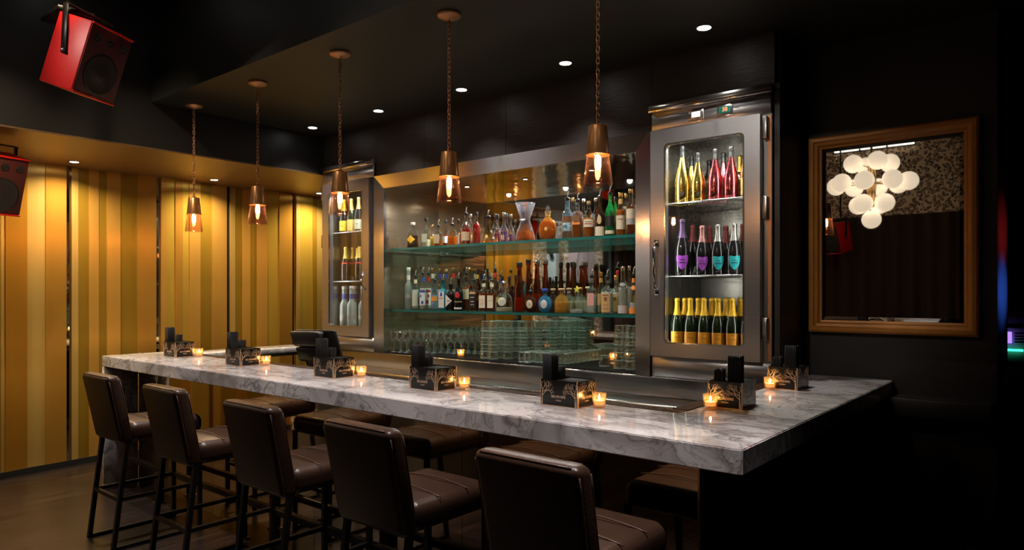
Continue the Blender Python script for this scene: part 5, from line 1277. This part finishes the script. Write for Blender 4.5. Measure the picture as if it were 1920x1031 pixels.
make_bottle('champagne_bottle', 'dark champagne with yellow foil and orange label, front rank, sixth from the handle', 'bottle', 'yellow foil champagne on the bottom shelf of the right fridge', (-1.578, 4.155, 1.2155), 0.3250, 0.0425, 'champ', 'darkgreen', foil='yellow', lab=('rect', 'veuve', 0.06, 0.34), mark=[('brown', 0.3, 0.312, 14), ('brown', 0.22, 0.23, 24)])
make_bottle('champagne_bottle', 'yellow foil champagne in the second rank, first from the handle', 'bottle', 'yellow foil champagne on the bottom shelf of the right fridge', (-2.029, 4.245, 1.2155), 0.3250, 0.0425, 'champ', 'darkgreen', foil='yellow', lab=('rect', 'veuve', 0.06, 0.34))
make_bottle('champagne_bottle', 'yellow foil champagne in the second rank, second from the handle', 'bottle', 'yellow foil champagne on the bottom shelf of the right fridge', (-1.936, 4.245, 1.2155), 0.3250, 0.0425, 'champ', 'darkgreen', foil='yellow', lab=('rect', 'veuve', 0.06, 0.34))
make_bottle('champagne_bottle', 'yellow foil champagne in the second rank, third from the handle', 'bottle', 'yellow foil champagne on the bottom shelf of the right fridge', (-1.844, 4.245, 1.2155), 0.3250, 0.0425, 'champ', 'darkgreen', foil='yellow', lab=('rect', 'veuve', 0.06, 0.34))
make_bottle('champagne_bottle', 'yellow foil champagne in the second rank, fourth from the handle', 'bottle', 'yellow foil champagne on the bottom shelf of the right fridge', (-1.750, 4.245, 1.2155), 0.3250, 0.0425, 'champ', 'darkgreen', foil='yellow', lab=('rect', 'veuve', 0.06, 0.34))
make_bottle('champagne_bottle', 'yellow foil champagne in the second rank, fifth from the handle', 'bottle', 'yellow foil champagne on the bottom shelf of the right fridge', (-1.657, 4.245, 1.2155), 0.3250, 0.0425, 'champ', 'darkgreen', foil='yellow', lab=('rect', 'veuve', 0.06, 0.34))
make_bottle('champagne_bottle', 'yellow foil champagne in the second rank, sixth from the handle', 'bottle', 'yellow foil champagne on the bottom shelf of the right fridge', (-1.567, 4.245, 1.2155), 0.3250, 0.0425, 'champ', 'darkgreen', foil='yellow', lab=('rect', 'veuve', 0.06, 0.34))
make_bottle('champagne_bottle', 'yellow foil champagne in the third rank, first from the handle side', 'bottle', 'yellow foil champagne on the bottom shelf of the right fridge', (-2.037, 4.335, 1.2155), 0.3250, 0.0425, 'champ', 'darkgreen', foil='yellow')
make_bottle('champagne_bottle', 'yellow foil champagne in the third rank, second from the handle side', 'bottle', 'yellow foil champagne on the bottom shelf of the right fridge', (-1.943, 4.335, 1.2155), 0.3250, 0.0425, 'champ', 'darkgreen', foil='yellow')
make_bottle('champagne_bottle', 'yellow foil champagne in the third rank, third from the handle side', 'bottle', 'yellow foil champagne on the bottom shelf of the right fridge', (-1.852, 4.335, 1.2155), 0.3250, 0.0425, 'champ', 'darkgreen', foil='yellow')
make_bottle('champagne_bottle', 'yellow foil champagne in the third rank, fourth from the handle side', 'bottle', 'yellow foil champagne on the bottom shelf of the right fridge', (-1.759, 4.335, 1.2155), 0.3250, 0.0425, 'champ', 'darkgreen', foil='yellow')
make_bottle('champagne_bottle', 'yellow foil champagne in the third rank, fifth from the handle side', 'bottle', 'yellow foil champagne on the bottom shelf of the right fridge', (-1.668, 4.335, 1.2155), 0.3250, 0.0425, 'champ', 'darkgreen', foil='yellow')
make_bottle('champagne_bottle', 'yellow foil champagne in the third rank, sixth from the handle side', 'bottle', 'yellow foil champagne on the bottom shelf of the right fridge', (-1.580, 4.335, 1.2155), 0.3250, 0.0425, 'champ', 'darkgreen', foil='yellow')
make_bottle('champagne_bottle', 'dark champagne with an orange-yellow label in the left fridge', 'bottle', 'champagne on the top shelf of the left fridge', (-5.581, 4.190, 2.1505), 0.3300, 0.0430, 'champ', 'black', foil='yellow', lab=('rect', 'yellow', 0.06, 0.36), mark=[('brown', 0.2, 0.215, 18)])
make_bottle('champagne_bottle', 'green champagne with gold foil and gold label in the left fridge', 'bottle', 'champagne on the top shelf of the left fridge', (-5.477, 4.200, 2.1505), 0.3300, 0.0420, 'champ', 'darkgreen', foil='gold', lab=('rect', 'gold', 0.05, 0.38))
make_bottle('champagne_bottle', 'dark champagne with gold foil and pale grey label, left of two alike', 'bottle', 'champagne on the top shelf of the left fridge', (-5.363, 4.200, 2.1505), 0.3350, 0.0420, 'champ', 'black', foil='gold', lab=('rect', 'sage', 0.08, 0.36), mark=[('black', 0.22, 0.235, 20)])
make_bottle('champagne_bottle', 'dark champagne with pale grey label at the left fridge handle side', 'bottle', 'champagne on the top shelf of the left fridge', (-5.243, 4.200, 2.1505), 0.3300, 0.0420, 'champ', 'black', foil='gold', lab=('rect', 'sage', 0.08, 0.36))
make_bottle('champagne_bottle', 'back row dark champagne with gold foil, left fridge middle shelf', 'bottle', 'champagne on the middle shelf of the left fridge', (-5.592, 4.360, 1.6855), 0.3300, 0.0425, 'champ', 'black', foil='gold', lab=('rect', 'red', 0.5, 0.54))
make_bottle('champagne_bottle', 'dark champagne with gold foil, left end of the left fridge middle shelf', 'bottle', 'champagne on the middle shelf of the left fridge', (-5.555, 4.190, 1.6855), 0.3300, 0.0425, 'champ', 'black', foil='gold', lab=('rect', 'red', 0.5, 0.54))
make_bottle('champagne_bottle', 'dark champagne with gold foil, second on the left fridge middle shelf', 'bottle', 'champagne on the middle shelf of the left fridge', (-5.538, 4.260, 1.6855), 0.3300, 0.0425, 'champ', 'black', foil='gold', lab=('rect', 'red', 0.5, 0.54))
make_bottle('champagne_bottle', 'dark champagne with gold foil, third on the left fridge middle shelf', 'bottle', 'champagne on the middle shelf of the left fridge', (-5.367, 4.210, 1.6855), 0.3300, 0.0425, 'champ', 'black', foil='gold', lab=('rect', 'red', 0.5, 0.54))
make_bottle('champagne_bottle', 'dark champagne with pink foil on the left fridge middle shelf', 'bottle', 'champagne on the middle shelf of the left fridge', (-5.263, 4.210, 1.6855), 0.3300, 0.0425, 'champ', 'black', foil='pink', lab=('rect', 'red', 0.5, 0.54))
make_bottle('vodka_bottle', 'frosted bottle at the left end of the fridge bottom shelf', 'bottle', 'frosted bottles on the bottom shelf of the left fridge', (-5.586, 4.200, 1.2155), 0.4000, 0.0460, 'frost', 'frosted', lab=('rect', 'grey', 0.26, 0.34), neck='blue', cap='white')
make_bottle('vodka_bottle', 'frosted bottle behind, second on the fridge bottom shelf', 'bottle', 'frosted bottles on the bottom shelf of the left fridge', (-5.583, 4.340, 1.2155), 0.4000, 0.0460, 'frost', 'frosted', lab=('rect', 'grey', 0.26, 0.34), neck='blue', cap='white')
make_bottle('vodka_bottle', 'frosted bottle at the front centre of the fridge bottom shelf', 'bottle', 'frosted bottles on the bottom shelf of the left fridge', (-5.456, 4.190, 1.2155), 0.4000, 0.0460, 'frost', 'frosted', lab=('rect', 'grey', 0.26, 0.34), neck='blue', cap='white')
make_bottle('vodka_bottle', 'frosted bottle on the right of the fridge bottom shelf', 'bottle', 'frosted bottles on the bottom shelf of the left fridge', (-5.336, 4.230, 1.2155), 0.4000, 0.0460, 'frost', 'frosted', lab=('rect', 'grey', 0.26, 0.34), neck='blue', cap='white')

# ------------------------------------------------------------------ clean glasses on the ledge
TG = thin_glass('tumbler_glass', (.985, .995, .99), .05, .04, diff=(.92, .98, .96), dmix=.0, edge=.9, ep=5.0)
RIMG = thin_glass('bright_rim_glass', (.92, .98, .96), .15, .1, diff=(.92, 1, .98), dmix=.5, edge=.3)  # pale tint paints bright highlights onto rims and bases
GZ = LED + .0115
def tumbler_mesh(r0, r1, h, facets=9):
    sec = lambda a: (math.cos(a) * (1 + .05 * math.cos(facets * a)), math.sin(a) * (1 + .05 * math.cos(facets * a)))
    b = MB().lathe([(r1 * .985, .006), (r1 * .98, h * .32), (r0 * 1.05, h * .40), (r0, h - .004)], 27, sec=sec, cap=False)
    b.lathe([(r0 * .9, h - .010), (r1 * .88, .006)], 27, sec=sec, cap=False)
    b.lathe([(r1 * .93, .004), (r1 * .95, 0), (r1, .0), (r1, .006), (r1 * .93, .004)], 27, sec=sec, cap=False, mi=1)
    b.lathe([(r0, h - .004), (r0 * .97, h), (r0 * .84, h)], 27, sec=sec, cap=False, mi=1)
    b.lathe([(r0 * .84, h), (0, h - .001)], 27, sec=sec, cap=False)
    return b.mesh('tumbler', [TG, RIMG])
TM = tumbler_mesh(.030, .040, .082)
SM = tumbler_mesh(.021, .0255, .078, 8)
def put(mesh, name, loc, label, cat, group):
    o = bpy.data.objects.new(name, mesh); C.objects.link(o); o.location = loc
    return tag(o, label, cat, group)
ORD = ['first', 'second', 'third', 'fourth', 'fifth', 'sixth', 'seventh', 'eighth', 'ninth', 'tenth', 'eleventh', 'twelfth']
TIER = ['bottom', 'second', 'middle', 'fourth', 'top']
rn = random.Random(11)
n_t = 0
for i in range(8):
    x = -3.715 + i * .084
    ymin = 4.10 + max(0, (x + 3.66)) * .95
    for j in range(8):
        y = 4.675 - j * .084
        if y < ymin: break
        # only the first two ranks behind the front edge can be seen; the rest are left out
        if y > ymin + .26: continue
        for k in range(5):
            put(TM, 'tumbler', (x + rn.uniform(-.002, .002), y, GZ + k * .0545), '%s tumbler of a stack, %s file from the stemmed glasses, %s from the mirror' % (TIER[k], ORD[i], ORD[j]), 'glass', 'tall stacks of clear tumblers by the wine glasses'); n_t += 1
for i in range(2):
    for j in range(2):
        for k in range(5):
            put(TM, 'tumbler', (-2.505 + i * .088 + j * .0, 4.215 + j * .092, GZ + k * .0545), '%s tumbler of the %s %s stack beside the steel frame' % (TIER[k], ('front', 'rear')[j], ('left', 'right')[i]), 'glass', 'tumblers stacked beside the right end of the niche'); n_t += 1
put(TM, 'tumbler', (-2.655, 4.26, GZ), 'single clear tumbler standing apart, left of the stack beside the steel frame', 'glass', None)
n_s = 0
for i in range(7):
    x = -3.30 + i * .056
    for j in range(11):
        y = 4.68 - j * .056
        if y < 4.10 + max(0, x + 3.25) * .40: break
        if x < -3.07 and y > 4.10 + (x + 3.66) * .95 - .085: continue
        put(SM, 'small_tumbler', (x, y, GZ), 'small upturned glass, %s file of the low block, %s from the mirror' % (ORD[i], ORD[j]), 'glass', 'low block of small clear glasses'); n_s += 1
# stemmed glasses
t = thing('wine_glass', 'clear stemmed glass in the rows at the left end of the mat', 'wine glass', (0, 0, 0), 0, 'rows of stemmed glasses on the mat')
SG = thin_glass('stemware_glass', (.985, .99, .985), .10, .03, diff=(.97, .97, .93), dmix=.0, edge=.9, ep=4.0)
SGB = thin_glass('stem_base_glass', (.95, .97, .98), .30, .06, diff=(.95, .97, 1), dmix=.35)  # whitish tint stands in for light caught by foot and stem
MB().lathe([(0, .0), (.031, .0), (.031, .002), (.008, .006), (.0045, .012)], 18, cap=False).obj('foot', SGB, t)
MB().lathe([(.0045, .012), (.0035, .05), (.005, .082)], 10, cap=False).obj('stem', SGB, t)
MB().lathe([(.005, .082), (.016, .090), (.028, .108), (.034, .132), (.0335, .160), (.030, .184), (.029, .184), (.032, .160), (.0325, .132), (.026, .109), (.0, .089)], 20, cap=False).obj('bowl', SG, t)
wg = t; first = True; n_w = 0
for i in range(12):
    for j in range(7):
        x = -4.745 + i * .078 ; y = 4.105 + j * .088 + i * .004
        if x > -3.98 + .02 * j and y < 4.25: continue
        if x > -3.83 or y > 4.69: continue
        if i > 2 and y < 4.08 + (x + 4.60) * .45: continue
        lw_ = 'clear stemmed glass, %s file from the left steel side, %s from the front' % (ORD[i], ORD[j])
        if first: wg.location = (x, y, GZ); first = False; wg['label'] = lw_
        else: dup(wg, (x, y, GZ), 0, lw_)
        n_w += 1
print('glasses', n_t, n_s, n_w)
